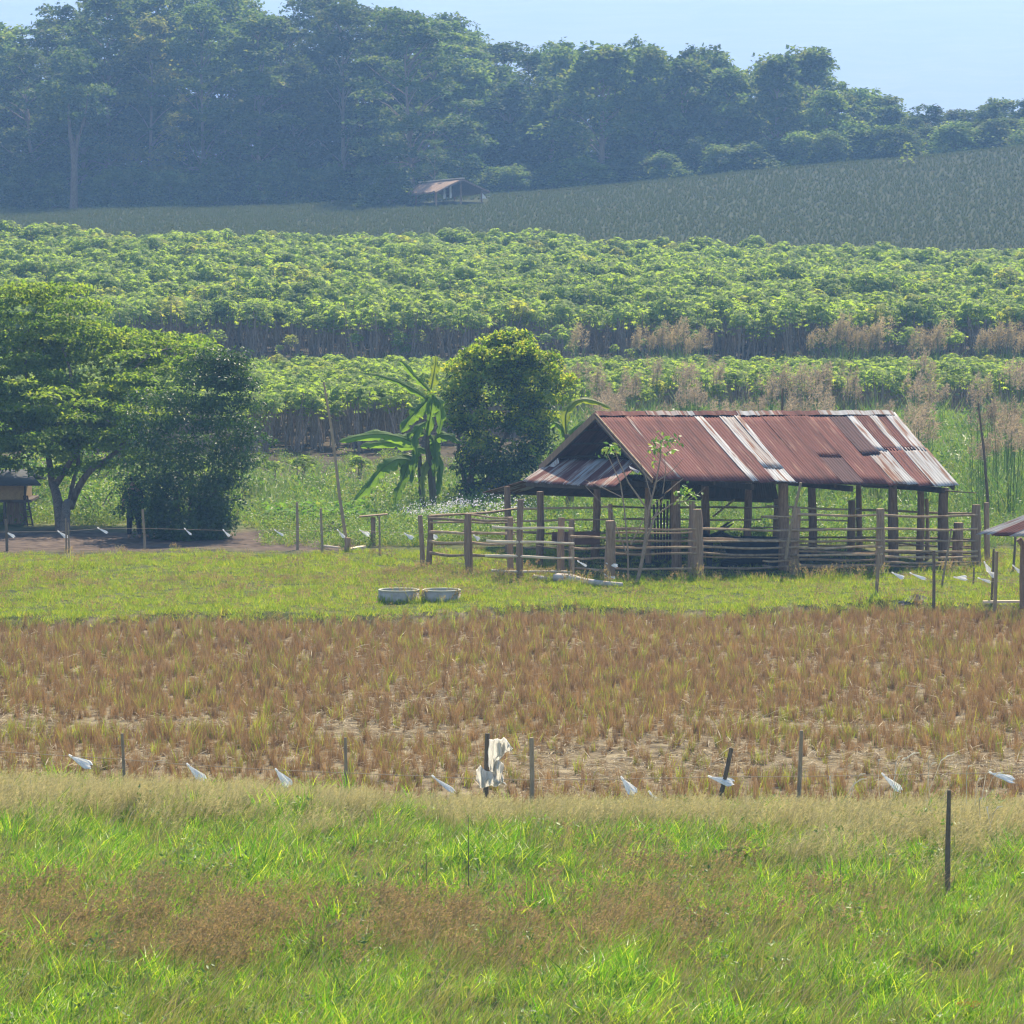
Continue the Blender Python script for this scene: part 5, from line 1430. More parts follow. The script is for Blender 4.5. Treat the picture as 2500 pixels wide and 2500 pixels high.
# pale slender trunks at the left edge of the wood
tp_ = empty("slender_tree", (0, 0, 0), "tree with pale forked trunk standing before the dark wood at the left", "tree")
y = 341.0; x = (180 - 1250) / F * y; z0 = gz(x, y); tp_.location = (x, y, z0)
g = Geo()
limb(g, (x, y, z0 - .3), at(172, 330, y), .34, .2, 3, 7, 7, .02); limb(g, at(172, 345, y), at(168, 215, y + .5), .17, .07, 4, 6, 5, .03)
limb(g, (x + .25, y, z0 - .3), at(190, 330, y), .26, .16, 5, 7, 7, .02); limb(g, at(188, 350, y), at(215, 230, y - .5), .13, .06, 6, 6, 5, .03)
g.obj("trunk", M['bark'], tp_)
g = Geo(); r = np.random.default_rng(9); pads = []
for i in range(30):
    a = r.uniform(0, 6.28); q = r.uniform(0, 3.6); pads.append((x + math.cos(a) * q, y + math.sin(a) * q * .8, float(at(0, r.uniform(130, 290), y)[2]), r.uniform(.7, 1.3), r.uniform(.3, .6)))
pad_leaves(g, pads, 60, .42, .30, 0, 77); g.obj("crown", M['forest_dark'], tp_)

# ------------------------------------------------------------------ spreading tree, left
rt = gnd(150, 1296); rt[2] = gz(rt[0], rt[1])
rain = empty("spreading_tree", rt, "wide spreading tree with tiered leafy boughs and forked dark trunks at the left edge", "tree")
g = Geo()
def L(px, row, dy=0): return at(px, row, 116.5 + dy)
limb(g, gnd(150, 1300) - dz * .2, L(128, 1180), .16, .12, 1, 8, 7, .02); limb(g, L(128, 1185), L(105, 1060, 1.2), .11, .06, 2, 7, 6); limb(g, L(132, 1190), L(190, 1080, -.8), .10, .05, 3)
limb(g, gnd(160, 1310) - dz * .2, L(172, 1235, -.2), .14, .12, 4, 8, 6, .02); limb(g, L(172, 1240, -.2), L(235, 1135, -.5), .11, .09, 5, 7, 6, .03); limb(g, L(235, 1140, -.5), L(330, 1030, -1), .09, .05, 6)
limb(g, L(168, 1240, -.2), L(190, 1130, .3), .08, .05, 7); limb(g, L(190, 1135, .3), L(260, 960, .8), .07, .03, 8); limb(g, L(105, 1070, 1.2), L(60, 850, 2), .08, .04, 9); limb(g, L(108, 1070, 1.2), L(-60, 980, 0), .08, .03, 10)
limb(g, L(190, 1080, -.8), L(150, 850, 1), .06, .03, 11); limb(g, L(60, 850, 2), L(110, 720, 2.5), .05, .02, 12); limb(g, L(260, 960, .8), L(420, 850, 1.5), .04, .02, 13)
g.obj("trunk", M['bark'], rain)
g = Geo(); r = np.random.default_rng(50); pads = []
tiers = [  # tier row, px range, pads, depth centre
    (700, 0, 190, 9, 2.5), (735, -80, 240, 14, 2.3), (775, -120, 260, 14, 2.2), (815, -140, 270, 16, 2.0), (850, -150, 400, 20, 1.2), (850, 250, 520, 10, 2.0), (885, -150, 460, 22, 1.0),
    (890, 330, 560, 12, 1.6), (830, 280, 470, 7, 2.6), (870, 380, 550, 6, 2.4), (800, 150, 330, 6, 2.6), (925, -150, 420, 20, .4), (960, -150, 440, 22, .0), (1000, -150, 420, 22, -.6), (1035, -100, 400, 20, -1.0), (1060, 0, 350, 12, -1.4), (1085, -120, 330, 16, -.6), (1115, -100, 300, 10, 0)]
for row, a, b, k, dy in tiers:
    for i in range(int(k * 1.7)):
        q = at(r.uniform(a, b), row + r.normal(0, 13), 116.8 + dy + r.normal(0, 1.0))
        rx = r.uniform(.35, .72); pads.append((q[0], q[1], q[2] - .1, rx, rx * r.uniform(.16, .28)))
pad_leaves(g, pads, 430, .15, .09, 0, 51, up=.62, droop=.1)
g.obj("crown", M['rain'], rain)

# ------------------------------------------------------------------ glossy bush, left centre
bp = np.array([(445 - 1250) / F * 113.0, 113.0, 0]); bp[2] = gz(bp[0], bp[1])
gb = empty("glossy_bush", bp, "dense dark glossy leaved bushy tree right of the spreading tree", "tree")
g = Geo(); YB = 112.6
for k, (px, row, r0) in enumerate(((470, 1180, .10), (430, 1150, .09), (520, 1140, .08), (400, 1200, .07), (560, 1190, .06))):
    limb(g, np.array([(445 + 8 * (k - 2) - 1250) / F * (YB + .4), YB + .4, -.15]), at(px, row, YB + .5 + .3 * (k % 3)), r0, .03, 30 + k, 7, 6)
g.obj("trunk", M['bark'], gb)
g = Geo(); r = np.random.default_rng(60); pads = []
outl = [(888, 470, 590), (930, 420, 620), (980, 340, 640), (1030, 300, 660), (1080, 290, 650), (1130, 300, 640), (1180, 310, 600), (1225, 330, 590), (1265, 345, 585), (1290, 365, 565), (1306, 390, 540)]
for row, a, b in outl:
    wid = (b - a) / F * YB / 2; cx = (a + b) / 2
    for i in range(26 if row < 1170 else 38):
        th_ = r.uniform(0, 6.28); q = wid * math.sqrt(r.uniform(.15, 1)) * r.choice([.82, .92, 1.0])
        c = at(cx, row + r.normal(0, 10), YB); rx = r.uniform(.28, .5)
        pads.append((c[0] + math.cos(th_) * q, YB + math.sin(th_) * q * .85, c[2], rx, rx * r.uniform(.5, .9)))
for px, row in ((640, 1020), (655, 1075), (640, 985), (300, 1120), (310, 1160), (300, 1195), (320, 1215), (345, 1232), (560, 930), (590, 905), (620, 950), (310, 1238), (322, 1228), (338, 1246), (300, 1245), (315, 1215), (328, 1200), (345, 1210), (330, 1180), (312, 1190), (350, 1240), (335, 1225), (318, 1250), (365, 1255), (360, 1225)):
    c = at(px, row, YB - .5); pads.append((c[0], c[1] - r.uniform(.1, .8), c[2], .28, .2))
pad_leaves(g, pads, 560, .135, .06, 0, 61, up=.45, droop=.45, shell=.7)
g.obj("crown", M['bush'], gb)

# ------------------------------------------------------------------ round bushy tree with young yellow top
YR = 124.5
qp = np.array([(1165 - 1250) / F * YR, YR, 0]); qp[2] = gz(qp[0], YR)
rb2 = empty("yellow_topped_tree", qp, "round dark bushy tree with young yellow green top behind the left end of the shed", "tree")
g = Geo()
for k, (px, row, r0) in enumerate(((1180, 1060, .14), (1120, 1040, .10), (1260, 1020, .10), (1230, 1100, .08), (1300, 1080, .07))):
    limb(g, qp + np.array([.1 * (k - 2), .05 * k, -.15]), at(px, row, YR + .3 * (k % 3)), r0, .03, 40 + k, 7, 6)
g.obj("trunk", M['bark'], rb2)
outl = [(850, 1205, 1290), (885, 1130, 1345), (930, 1095, 1375), (985, 1080, 1385), (1040, 1080, 1375), (1095, 1090, 1360), (1145, 1100, 1330), (1190, 1120, 1290), (1225, 1140, 1240)]
dark, lime = [], []
r = np.random.default_rng(70)
for row, a, b in outl:
    wid = (b - a) / F * YR / 2; cx = (a + b) / 2
    for i in range(26):
        th_ = r.uniform(0, 6.28); q = wid * math.sqrt(r.uniform(.1, 1)) * r.choice([.8, .92, 1.04])
        c = at(cx, row + r.normal(0, 12), YR); rx = r.uniform(.3, .52)
        p = (c[0] + math.cos(th_) * q, YR + math.sin(th_) * q * .9, c[2], rx, rx * r.uniform(.5, .9))
        dark.append(p)
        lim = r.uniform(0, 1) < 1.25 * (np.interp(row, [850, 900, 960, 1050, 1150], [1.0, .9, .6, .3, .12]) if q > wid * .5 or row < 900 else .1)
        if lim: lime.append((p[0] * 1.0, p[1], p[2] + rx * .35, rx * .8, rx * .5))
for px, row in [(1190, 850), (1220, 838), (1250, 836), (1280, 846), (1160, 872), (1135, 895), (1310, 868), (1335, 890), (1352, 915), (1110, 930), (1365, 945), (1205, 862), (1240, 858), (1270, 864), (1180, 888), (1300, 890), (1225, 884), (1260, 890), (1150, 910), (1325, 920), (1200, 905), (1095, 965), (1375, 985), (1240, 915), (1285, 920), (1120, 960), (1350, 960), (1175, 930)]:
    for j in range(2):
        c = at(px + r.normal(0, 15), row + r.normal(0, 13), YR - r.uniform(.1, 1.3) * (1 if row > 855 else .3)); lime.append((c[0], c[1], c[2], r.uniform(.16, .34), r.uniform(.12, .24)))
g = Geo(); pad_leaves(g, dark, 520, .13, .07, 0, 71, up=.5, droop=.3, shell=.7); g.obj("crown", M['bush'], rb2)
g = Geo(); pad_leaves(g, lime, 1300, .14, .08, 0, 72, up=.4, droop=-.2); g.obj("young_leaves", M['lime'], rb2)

# ------------------------------------------------------------------ banana plants
def bleaf(g, pts, wid, mat=0, fold=.35, seed=0, tilt=0.0, tears=5, twist=0.0):
    """banana leaf along a midrib polyline: two half blades, torn at the margin, with thickness of the midrib"""
    rr = np.random.default_rng(seed)
    pts = np.asarray(pts); k = 26
    # resample with a smooth curve
    s_ = np.linspace(0, len(pts) - 1, k)
    P = np.stack([np.interp(s_, range(len(pts)), pts[:, c]) for c in range(3)], 1)
    for _ in range(4): P[1:-1] = (P[:-2] + 2 * P[1:-1] + P[2:]) / 4
    T = unit(np.gradient(P, axis=0))
    ref = np.array([tilt * .5, -1.0, .55])
    for sd in (-1, 1):
        V = []
        tear = rr.uniform(0, 1, k) < tears / k
        for i in range(k):
            t = i / (k - 1)
            wv = wid * (min(1, t * 5) ** .6) * (max(0, 1 - t) ** .38) * (.96 + .06 * rr.uniform(-1, 1))
            if tear[i]: wv *= .62
            s = unit(np.cross(T[i], ref)); u = np.cross(s, T[i])
            ang = fold + .15 * math.sin(i * .7 + seed)
            a = P[i]; b = P[i] + (s * sd * math.cos(ang) - u * math.sin(ang)) * wv * .55; c = P[i] + (s * sd * math.cos(ang * 1.7) - u * math.sin(ang * 1.7)) * wv
            V += [a, b, c]
        f = []
        for i in range(k - 1):
            for j in range(2): f.append((i * 3 + j, i * 3 + j + 1, (i + 1) * 3 + j + 1, (i + 1) * 3 + j))
        g.add(V, f, mat, False)
    tube(g, P - np.array([0, 0, .006]), np.linspace(.028, .006, k), 5, mat)
    return g
YN = 121.5
bn = empty("banana_plant", at(1040, 1242, YN), "banana plant with long drooping torn leaves left of the yellow topped tree", "banana plant")
def N_(px, row, dy=0): return at(px, row, YN + dy)
g = Geo()
tube(g, [np.array([N_(1062, 1240)[0], YN, -.1]), N_(1052, 1150), N_(1044, 1085), N_(1045, 1050), N_(1048, 1020)], [.12, .11, .09, .06, .02], 9, jit=.06)
tube(g, [np.array([N_(1032, 1240)[0], YN + .4, -.1]), N_(1026, 1150, .3), N_(1024, 1085, .2)], [.08, .07, .04], 8, jit=.06)
g.obj("stem", M['bstem'], bn)
BLV = [([(1020, 1085), (985, 1068), (930, 1057), (870, 1064), (828, 1078)], .20, 'banana', 0, 2), ([(1020, 1092), (960, 1078), (910, 1082), (878, 1090)], .17, 'banana', -.3, 3), ([(1018, 1125), (970, 1118), (935, 1140), (895, 1190), (858, 1232)], .26, 'banana', .1, 8),
       ([(1022, 1120), (1000, 1125), (985, 1165), (968, 1205), (962, 1245)], .19, 'banana', -.2, 6), ([(1046, 1105), (1022, 1090), (1012, 1110), (1008, 1140), (1004, 1180)], .17, 'banana', .2, 4), ([(1052, 950), (1058, 920), (1063, 890), (1064, 868)], .16, 'bananay', 0, 4),
       ([(1050, 955), (1020, 925), (1000, 905), (985, 885), (974, 880)], .10, 'banana', -.4, 6), ([(1045, 975), (1010, 950), (970, 930), (930, 917), (905, 914)], .13, 'banana', 0, 9), ([(1048, 965), (1036, 985), (1010, 1010), (990, 1035), (978, 1055)], .24, 'banana', .1, 5),
       ([(1056, 960), (1054, 990), (1048, 1030), (1044, 1065)], .20, 'banana', -.2, 4), ([(1050, 1080), (1075, 1062), (1100, 1062), (1125, 1082)], .18, 'banana', .3, 3), ([(1058, 965), (1075, 980), (1078, 1020), (1070, 1060)], .18, 'banana', .3, 5),
       ([(1020, 1120), (990, 1108), (965, 1122), (940, 1150)], .12, 'bananay', .1, 5), ([(1052, 1095), (1070, 1110), (1075, 1160), (1068, 1210)], .15, 'banana', .3, 6), ([(1040, 1060), (1020, 1050), (1000, 1058), (985, 1075)], .14, 'banana', 0, 3), ([(1050, 1060), (1062, 1080), (1064, 1120), (1058, 1165)], .17, 'banana', .1, 5), ([(1040, 1030), (1022, 1040), (1012, 1075), (1016, 1110)], .15, 'banana', -.1, 4), ([(1046, 1120), (1036, 1140), (1030, 1175), (1034, 1215)], .13, 'bananay', -.1, 6)]
for i, (pp, wd, mt, tl, te) in enumerate(BLV):
    wd *= 1.4; g = Geo(); r = np.random.default_rng(900 + i); d0 = r.uniform(-.9, .2)
    bleaf(g, [N_(px, row, d0 * j / (len(pp) - 1)) for j, (px, row) in enumerate(pp)], wd, 0, .38, 900 + i, tl, te)
    g.obj("leaf", M[mt], bn)
b2 = empty("banana_plant", at(1388, 1210, 118), "second banana plant showing one big arched leaf above the left end of the shed roof", "banana plant")
g = Geo(); tube(g, [np.array([at(1392, 1200, 118)[0], 118, -.1]), at(1390, 1130, 118), at(1384, 1060, 118)], [.13, .11, .07], 8); g.obj("stem", M['bstem'], b2)
for i, (pp, wd, mt) in enumerate((([(1384, 1075), (1378, 1010), (1400, 980), (1430, 972), (1465, 982), (1492, 998)], .22, 'bananay'), ([(1384, 1070), (1372, 1085), (1360, 1130)], .16, 'banana'), ([(1386, 1072), (1410, 1040), (1440, 1025), (1480, 1030)], .2, 'banana'), ([(1384, 1075), (1370, 1040), (1355, 1030), (1340, 1045)], .18, 'banana'))):
    g = Geo(); bleaf(g, [at(px, row, 118 + .12 * j) for j, (px, row) in enumerate(pp)], wd, 0, .5, 930 + i, .2, 7); g.obj("leaf", M[mt], b2)

# ------------------------------------------------------------------ leafless sapling before the shed
YS = 97.0
sp_ = gnd(1555, 1432); sap = empty("sapling", (sp_[0], YS, 0), "thin nearly leafless branching sapling in front of the left end of the shed", "tree")
g = Geo()
def SP(rows_, r0, r1, dy=0):
    pts = [at(px, row, YS + dy * j * .15) for j, (px, row) in enumerate(rows_)]
    tube(g, pts, np.linspace(r0, r1, len(pts)), 6, jit=.1)
SP([(1552, 1436), (1563, 1390), (1578, 1320), (1598, 1262), (1624, 1205), (1668, 1168)], .055, .012)
SP([(1563, 1390), (1576, 1310), (1586, 1235), (1602, 1175), (1612, 1120), (1614, 1082)], .04, .01, .4)
SP([(1578, 1330), (1577, 1240), (1560, 1215), (1535, 1180), (1512, 1130), (1500, 1098)], .03, .008, -.4)
SP([(1534, 1434), (1533, 1340), (1524, 1240), (1515, 1180), (1490, 1125), (1478, 1100)], .028, .008, .2)
SP([(1590, 1268), (1640, 1230), (1680, 1222), (1705, 1205), (1722, 1190)], .022, .007, -.5)
SP([(1540, 1330), (1560, 1290), (1585, 1240), (1620, 1212)], .018, .007, .6)
SP([(1534, 1360), (1505, 1290), (1495, 1250), (1462, 1222), (1428, 1185)], .018, .006, -.3)
SP([(1590, 1215), (1575, 1160), (1560, 1120)], .015, .005, .4); SP([(1598, 1180), (1640, 1150), (1668, 1120)], .014, .005, .2); SP([(1520, 1215), (1470, 1190), (1425, 1170)], .012, .005); SP([(1570, 1300), (1545, 1292), (1510, 1310)], .012, .005); SP([(1618, 1205), (1625, 1150), (1622, 1110)], .014, .006)
g.obj("trunk", M['twig'], sap)
g = Geo(); r = np.random.default_rng(81)
for px, row, rr_, k in ((1480, 1100, .22, 34), (1500, 1096, .18, 24), (1615, 1080, .30, 60), (1650, 1070, .16, 14), (1600, 1096, .2, 20), (1640, 1100, .15, 8), (1670, 1200, .22, 30), (1690, 1212, .22, 30), (1660, 1222, .15, 12), (1600, 1130, .15, 5)):
    c = at(px, row, YS); C = c + r.normal(0, 1, (k, 3)) * np.array([rr_ * .5, .15, rr_ * .35])
    leaves(g, C, r.normal(0, 1, (k, 3)) + np.array([0, 0, -.6]), r.normal(0, .6, (k, 3)) + np.array([0, -.2, .8]), .15 * r.uniform(.6, 1.2, k), .07)
g.obj("crown", M['weed'], sap)

# ------------------------------------------------------------------ cassava
def cassava_geo(seed, h=2.1, nstem=3, nleaf=44, rad=.62, stem=True):
    r = np.random.default_rng(seed)
    st = Geo(); lf = Geo()
    tips = []
    for k in range(nstem):
        a = r.uniform(0, 6.283); sp2 = r.uniform(.15, .45)
        p0 = np.array([r.normal(0, .06), r.normal(0, .06), -.05]); p2 = np.array([math.cos(a) * sp2, math.sin(a) * sp2, h * r.uniform(.72, .9)])
        tube(st, [p0, p0 * .5 + p2 * .5 + r.normal(0, .05, 3), p2], [.03, .025, .018], 5)
        tips.append(p2)
    # umbrella of palmate leaves
    C, D, Nn = [], [], []
    for k in range(nleaf):
        t0 = tips[k % nstem]
        a = r.uniform(0, 6.283); rr = rad * math.sqrt(r.uniform(.02, 1)) * .8
        c = np.array([t0[0] * .7 + math.cos(a) * rr, t0[1] * .7 + math.sin(a) * rr, h * (1.0 - .22 * (rr / rad) ** 2 * r.uniform(.5, 1.8)) - r.uniform(0, .5) * r.uniform(.2, 1)])
        out = np.array([math.cos(a), math.sin(a), 0])
        nn = unit(np.array([0, 0, 1.0]) + out * r.uniform(.1, .9) * (rr / rad + .2) + r.normal(0, .2, 3))
        e1 = unit(np.cross(nn, np.array([out[1], -out[0], .1]))); e2 = np.cross(nn, e1)
        sz = r.uniform(.11, .18)
        for q in range(6):
            b = (q - 2.5) / 2.5 * 2.3 + r.normal(0, .1)
            d = e1 * math.cos(b) + e2 * math.sin(b) - nn * .35
            C.append(c); D.append(d * sz); Nn.append(nn)
    D = np.array(D); Ls = np.linalg.norm(D, axis=1)
    leaves(lf, np.array(C), D, np.array(Nn), Ls, Ls * .36, 0, fold=-.1)
    return st, lf
CV = [cassava_geo(600 + k, 2.1, 2 + k % 3, 66, .50 + .05 * (k % 2)) for k in range(5)]
LOWC = cassava_geo(619, 1.25, 4, 110, .62)
LOWM = (LOWC[0].mesh("cassava_stem_mesh", [M['cstem']]), LOWC[1].mesh("cassava_foliage_mesh", [M['cassava']]))
CM = [(a.mesh("cassava_stem_mesh", [M['cstem']]), b.mesh("cassava_foliage_mesh", [M['cassava']])) for a, b in CV]
def joint(a, b):
    g = Geo()
    for src, m_ in ((a, 0), (b, 1)):
        off = g.n
        for v in src.v: g.v.append(v); g.n += len(v)
        for f, sm in zip(src.f, src.sm):
            g.f.append(f + off); g.m.append(np.full(len(f), m_, np.int32)); g.sm.append(sm)
    return g
M['cassava_yellow'] = leafmat("yellowing_cassava_leaf", [(.15, .205, .035), (.20, .25, .042), (.25, .28, .05), (.30, .29, .06)], .55, .65, .12, .12, clump=1.5)
CPY = [proto("cassava_yellow_plant", joint(a, b), [M['cstem'], M['cassava_yellow']]) for a, b in CV[:2]]
CP_ = [proto("cassava_plant", joint(a, b), [M['cstem'], M['cassava']]) for a, b in CV]
r = np.random.default_rng(91)
pts = []
for yv in np.arange(141.5, 177, .92):
    for xv in np.arange(lo(5)(yv), hi(5)(yv), .86):
        x, y = xv + r.normal(0, .2), yv + r.normal(0, .22)
        # front border of the lower field curves back behind the shed
        front = float(np.interp(1250 + x / y * F, [-200, 600, 980, 1300, 1700, 2500, 2800], [146, 143, 144, 151, 156, 158, 158])) + r.normal(0, .6)
        if y < front: continue
        pts.append((x, y, r.uniform(.82, 1.15) * float(np.interp(y, [142, 160, 178], [1.05, .95, .76]))))
pts.append(((745 - 1250) / F * 131, 131, .85)); pts.append(((870 - 1250) / F * 132, 132, .75)); pts.append(((665 - 1250) / F * 132, 132, .6))
pts.sort(key=lambda p: p[1])
near, rest = pts[:300], pts[300:]
for i, (x, y, s_) in enumerate(near):
    iso = i < 3
    o = empty("cassava_plant", (x, y, gz(x, y)), "leafy cassava plant on thin bare stems in the front rows of the lower field", "cassava", "cassava plants along the front of the lower field")
    if iso:
        c_ = 1250 + x / y * F
        o["label"] = "low cassava shrub growing alone before the field, left of the leaning bamboo pole" if 700 < c_ < 800 else ("low cassava shrub between the bamboo pole and the banana plant" if c_ > 800 else "smallest cassava shrub, beside the dark glossy bush")
        del o["group"]
    o.rotation_euler = (r.normal(0, .06), r.normal(0, .06), r.uniform(0, 6.28)); o.scale = (s_ * (1.0 if iso else 1),) * 2 + (s_,)
    sm_, fm_ = LOWM if iso else CM[i % 5]
    for nm, me in (("stem", sm_), ("foliage", fm_)):
        c = bpy.data.objects.new(nm, me); COL.objects.link(c); c.parent = o
up = []
for yv in np.arange(186, 256, .88):
    for xv in np.arange(lo(6)(yv), hi(6)(yv), .82):
        x, y = xv + r.normal(0, .26), yv + r.normal(0, .3)
        if y < 186.5 + 1.0 * math.sin(x * .37) + .5 * math.sin(x * 1.1) + .4 * math.sin(x * 2.9): continue
        nz_ = float(vnoise(np.array([x]), np.array([y]), 9, 95)[0])
        if r.uniform() < .06 + .22 * max(0, nz_): continue
        hsc = 1.30 if y < 190 else (1.12 + .14 * math.sin(y * .55 + x * .12)) * (1 - .10 * nz_)
        up.append((x, y, hsc * r.uniform(.80, 1.12)))
for k in range(150):
    x = r.uniform(-28, 30); 
    if float(vnoise(np.array([x]), np.array([3.0]), 4, 106)[0]) > -.1: up.append((x, 184.9 + r.uniform(0, 1.6), r.uniform(.45, .95)))
allp = np.array(rest + up)
P = np.stack([allp[:, 0], allp[:, 1], ground_z(allp[:, 0], allp[:, 1])], 1); n_ = len(P)
scatter("cassava_field", P, np.stack([r.normal(0, .06, n_), r.normal(0, .06, n_), r.uniform(0, 6.28, n_)], 1), allp[:, 2], np.where(r.uniform(0, 1, n_) < .03 + .14 * np.clip(vnoise(allp[:, 0] * .5, allp[:, 1], 8, 107), 0, 1.5), r.integers(5, 7, n_), r.integers(0, 5, n_)), CP_ + CPY, label="dense green cassava crop covering the terraced slope", cat="cassava")

# ------------------------------------------------------------------ pineapple hill
M['pine2'] = leafmat("olive_pineapple_leaf", [(.068, .086, .024), (.082, .098, .028), (.096, .108, .033)], .25, .8, .05, .06, (1, 1, .7))
pv = []
for k in range(4):
    rr = np.random.default_rng(640 + k); g = Geo(); n1 = 44
    az = rr.uniform(0, 6.283, n1)
    blades(g, np.zeros((n1, 3)), az, rr.uniform(.25, 1.15, n1), rr.uniform(.45, .75, n1), np.full(n1, .034), .35, 0, 2)
    pv.append(proto("pineapple_plant", g, M['pine' if k < 3 else 'pine2']))
drp = proto("pineapple_dry", tuft(18, .45, .04, .15, .9, 650, 0, 0, 3.14, 2), M['pinedry'])
X_, Y_ = [], []
for yv in np.arange(257, 340, .42):
    xx = np.arange(lo(6)(yv), hi(6)(yv), .36)
    # planting rows run obliquely up the slope
    X_.append(xx + r.normal(0, .12, len(xx))); Y_.append(yv + .18 * np.sin(xx * .5) + r.normal(0, .12, len(xx)))
x = np.concatenate(X_); y = np.concatenate(Y_)
rowpat = np.sin((x * .5 - y * .87) * 2 * math.pi / 3.1)
gapn = vnoise(x, y, 7, 96)
keep = (r.uniform(0, 1, len(x)) < .92 - .35 * (rowpat > .8) - .25 * (gapn > 1.1)) & True
hutx = (1090 - 1250) / F * 325
keep &= ~((np.abs(x - hutx) < 3.3) & (y > 324.5) & (y < 331))
x, y, gapn = x[keep], y[keep], gapn[keep]; n_ = len(x)
dry_ = r.uniform(0, 1, n_) < .012 + .25 * (vnoise(x, y, 5, 97) > 1.45)
scatter("pineapple_field", np.stack([x, y, ground_z(x, y) - .02], 1), np.stack([r.normal(0, .1, n_), r.normal(0, .1, n_), r.uniform(0, 6.28, n_)], 1), r.uniform(.32, .62, n_), np.where(dry_, 4, np.where(r.uniform(0, 1, n_) < .12 + .35 * np.clip(vnoise(x, y, 14, 104), 0, 1), 3, r.integers(0, 3, n_))), pv + [drp],
        label="grey green spiky pineapple crop covering the hill", cat="pineapple crop")

# ------------------------------------------------------------------ weeds, reeds, flowers behind the pasture
wv_ = []
for k in range(4):
    rr = np.random.default_rng(660 + k); g = Geo(); n1 = 60
    C = np.stack([rr.normal(0, .18, n1), rr.normal(0, .18, n1), rr.uniform(.05, .55, n1)], 1)
    leaves(g, C, rr.normal(0, 1, (n1, 3)) + np.array([0, 0, .3]), rr.normal(0, .5, (n1, 3)) + np.array([0, 0, 1]), rr.uniform(.06, .14, n1), rr.uniform(.03, .06, n1))
    tuft(14, .6, .012, .16, .7, 670 + k, 1, 0, 3.14, 2, g)
    wv_.append(proto("weed_clump", g, [M['weed'], M['pasture']]))
tg = [proto("weed_tall_grass", tuft(26, .95, .016, .16, .75, 680 + k, 0, 0, 3.14, 3), M['reed']) for k in range(2)]
x, y, r = region(lo(3), hi(3), 105.5, 152, 3.4, 98)
px_ = 1250 + x / y * F
keep = np.where(px_ < 640, y > 116.6 + .8 * vnoise(x, y, 3, 99), y > 108.5 + .8 * vnoise(x, y, 3, 99))
keep &= ~((px_ > 1150) & (px_ < 2420) & (y < 108.4))
keep &= (y < np.where(px_ < 1330, 139.5 + 2 * vnoise(x, y, 4, 102), 152))
x, y, px_ = x[keep], y[keep], px_[keep]; n_ = len(x)
tallg = (r.uniform(0, 1, n_) < np.where((px_ > 560) & (px_ < 800) & (y > 120), .55, np.where(px_ > 1300, .5, .15)))
hs = np.interp(y, [108, 116, 125, 150], [.55, .8, 1.05, 1.25]) * np.where(px_ > 1350, 1.35, 1)
hs = np.where((y > 130) & (px_ < 1330), hs * .55, hs)
scatter("weeds", np.stack([x, y, ground_z(x, y) - .02], 1), np.stack([r.normal(0, .12, n_), r.normal(0, .12, n_), r.uniform(0, 6.28, n_)], 1), hs * r.uniform(.6, 1.3, n_), np.where(tallg, r.integers(4, 6, n_), r.integers(0, 4, n_)), wv_ + tg,
        label="rank green weeds and tall grass between pasture and field", cat="weeds")
x, y, r = region(lo(3), hi(3), 176, 187.5, 2.2, 103); n_ = len(x)
scatter("bank_weeds", np.stack([x, y, ground_z(x, y) - .02], 1), np.stack([r.normal(0, .12, n_), r.normal(0, .12, n_), r.uniform(0, 6.28, n_)], 1), r.uniform(.5, 1.1, n_), r.integers(0, 6, n_), [p.copy() for p in wv_ + tg],
        label="rough weeds on the bank under the upper cassava field", cat="weeds")
# more dense low weeds
x, y, r = region(lo(3), hi(3), 108, 124, 9, 101)
px_ = 1250 + x / y * F
keep = (y > np.where(px_ < 640, 117, 109)) & ~((px_ > 1150) & (px_ < 2420) & (y < 108.4))
x, y = x[keep], y[keep]; n_ = len(x)
scatter("low_weeds", np.stack([x, y, ground_z(x, y) - .02], 1), np.stack([r.normal(0, .12, n_), r.normal(0, .12, n_), r.uniform(0, 6.28, n_)], 1), r.uniform(.35, .8, n_), r.integers(0, 4, n_), wv_,
        label="low green weeds covering the ground beyond the far string", cat="weeds")

def reed_meshes(seed, h, nb, npl, plume, pl=.55, spread=.4):
    rr = np.random.default_rng(seed); g = Geo(); p = Geo()
    tuft(nb, h * .8, .04, spread, .75, seed, 0, 0, 3.14, 3, g)
    for k in range(npl):
        a = rr.uniform(0, 6.28); q = rr.uniform(0, .3); hh = h * rr.uniform(.85, 1.1)
        tip = np.array([math.cos(a) * (q + .15), math.sin(a) * (q + .15), hh])
        tube(g, [(math.cos(a) * q, math.sin(a) * q, 0), tip], [.012, .008], 4, cap=False)
        m_ = 70; t = rr.uniform(0, 1, m_)
        C = tip + np.stack([rr.normal(0, .09, m_) * (1 - t * .6) + .10 * t, rr.normal(0, .09, m_) * (1 - t * .6), (t - .45) * pl], 1)
        leaves(p, C, rr.normal(0, .6, (m_, 3)) + np.array([.35, 0, .5]), rr.normal(0, 1, (m_, 3)), rr.uniform(.10, .22, m_), .022)
    return g.mesh("reed_blades_mesh", [M['reed']]), p.mesh("reed_plume_mesh", [M[plume]])
RV = [reed_meshes(1000 + k, 2.7, 46, 7, 'plume') for k in range(3)]
RG = [reed_meshes(1020 + k, 2.0, 40, 9, 'goldplume', .75) for k in range(2)]
def place_reed(mesh, x, y, s_, lab, grp, name="reed_clump"):
    o = empty(name, (x, y, gz(x, y) - .02), lab, "reeds", grp); o.scale = (s_,) * 3; o.rotation_euler = (0, 0, random.uniform(-.6, .6))
    for nm, me in zip(("blades", "plume"), mesh):
        c = bpy.data.objects.new(nm, me); COL.objects.link(c); c.parent = o
r = np.random.default_rng(110)
spots = []
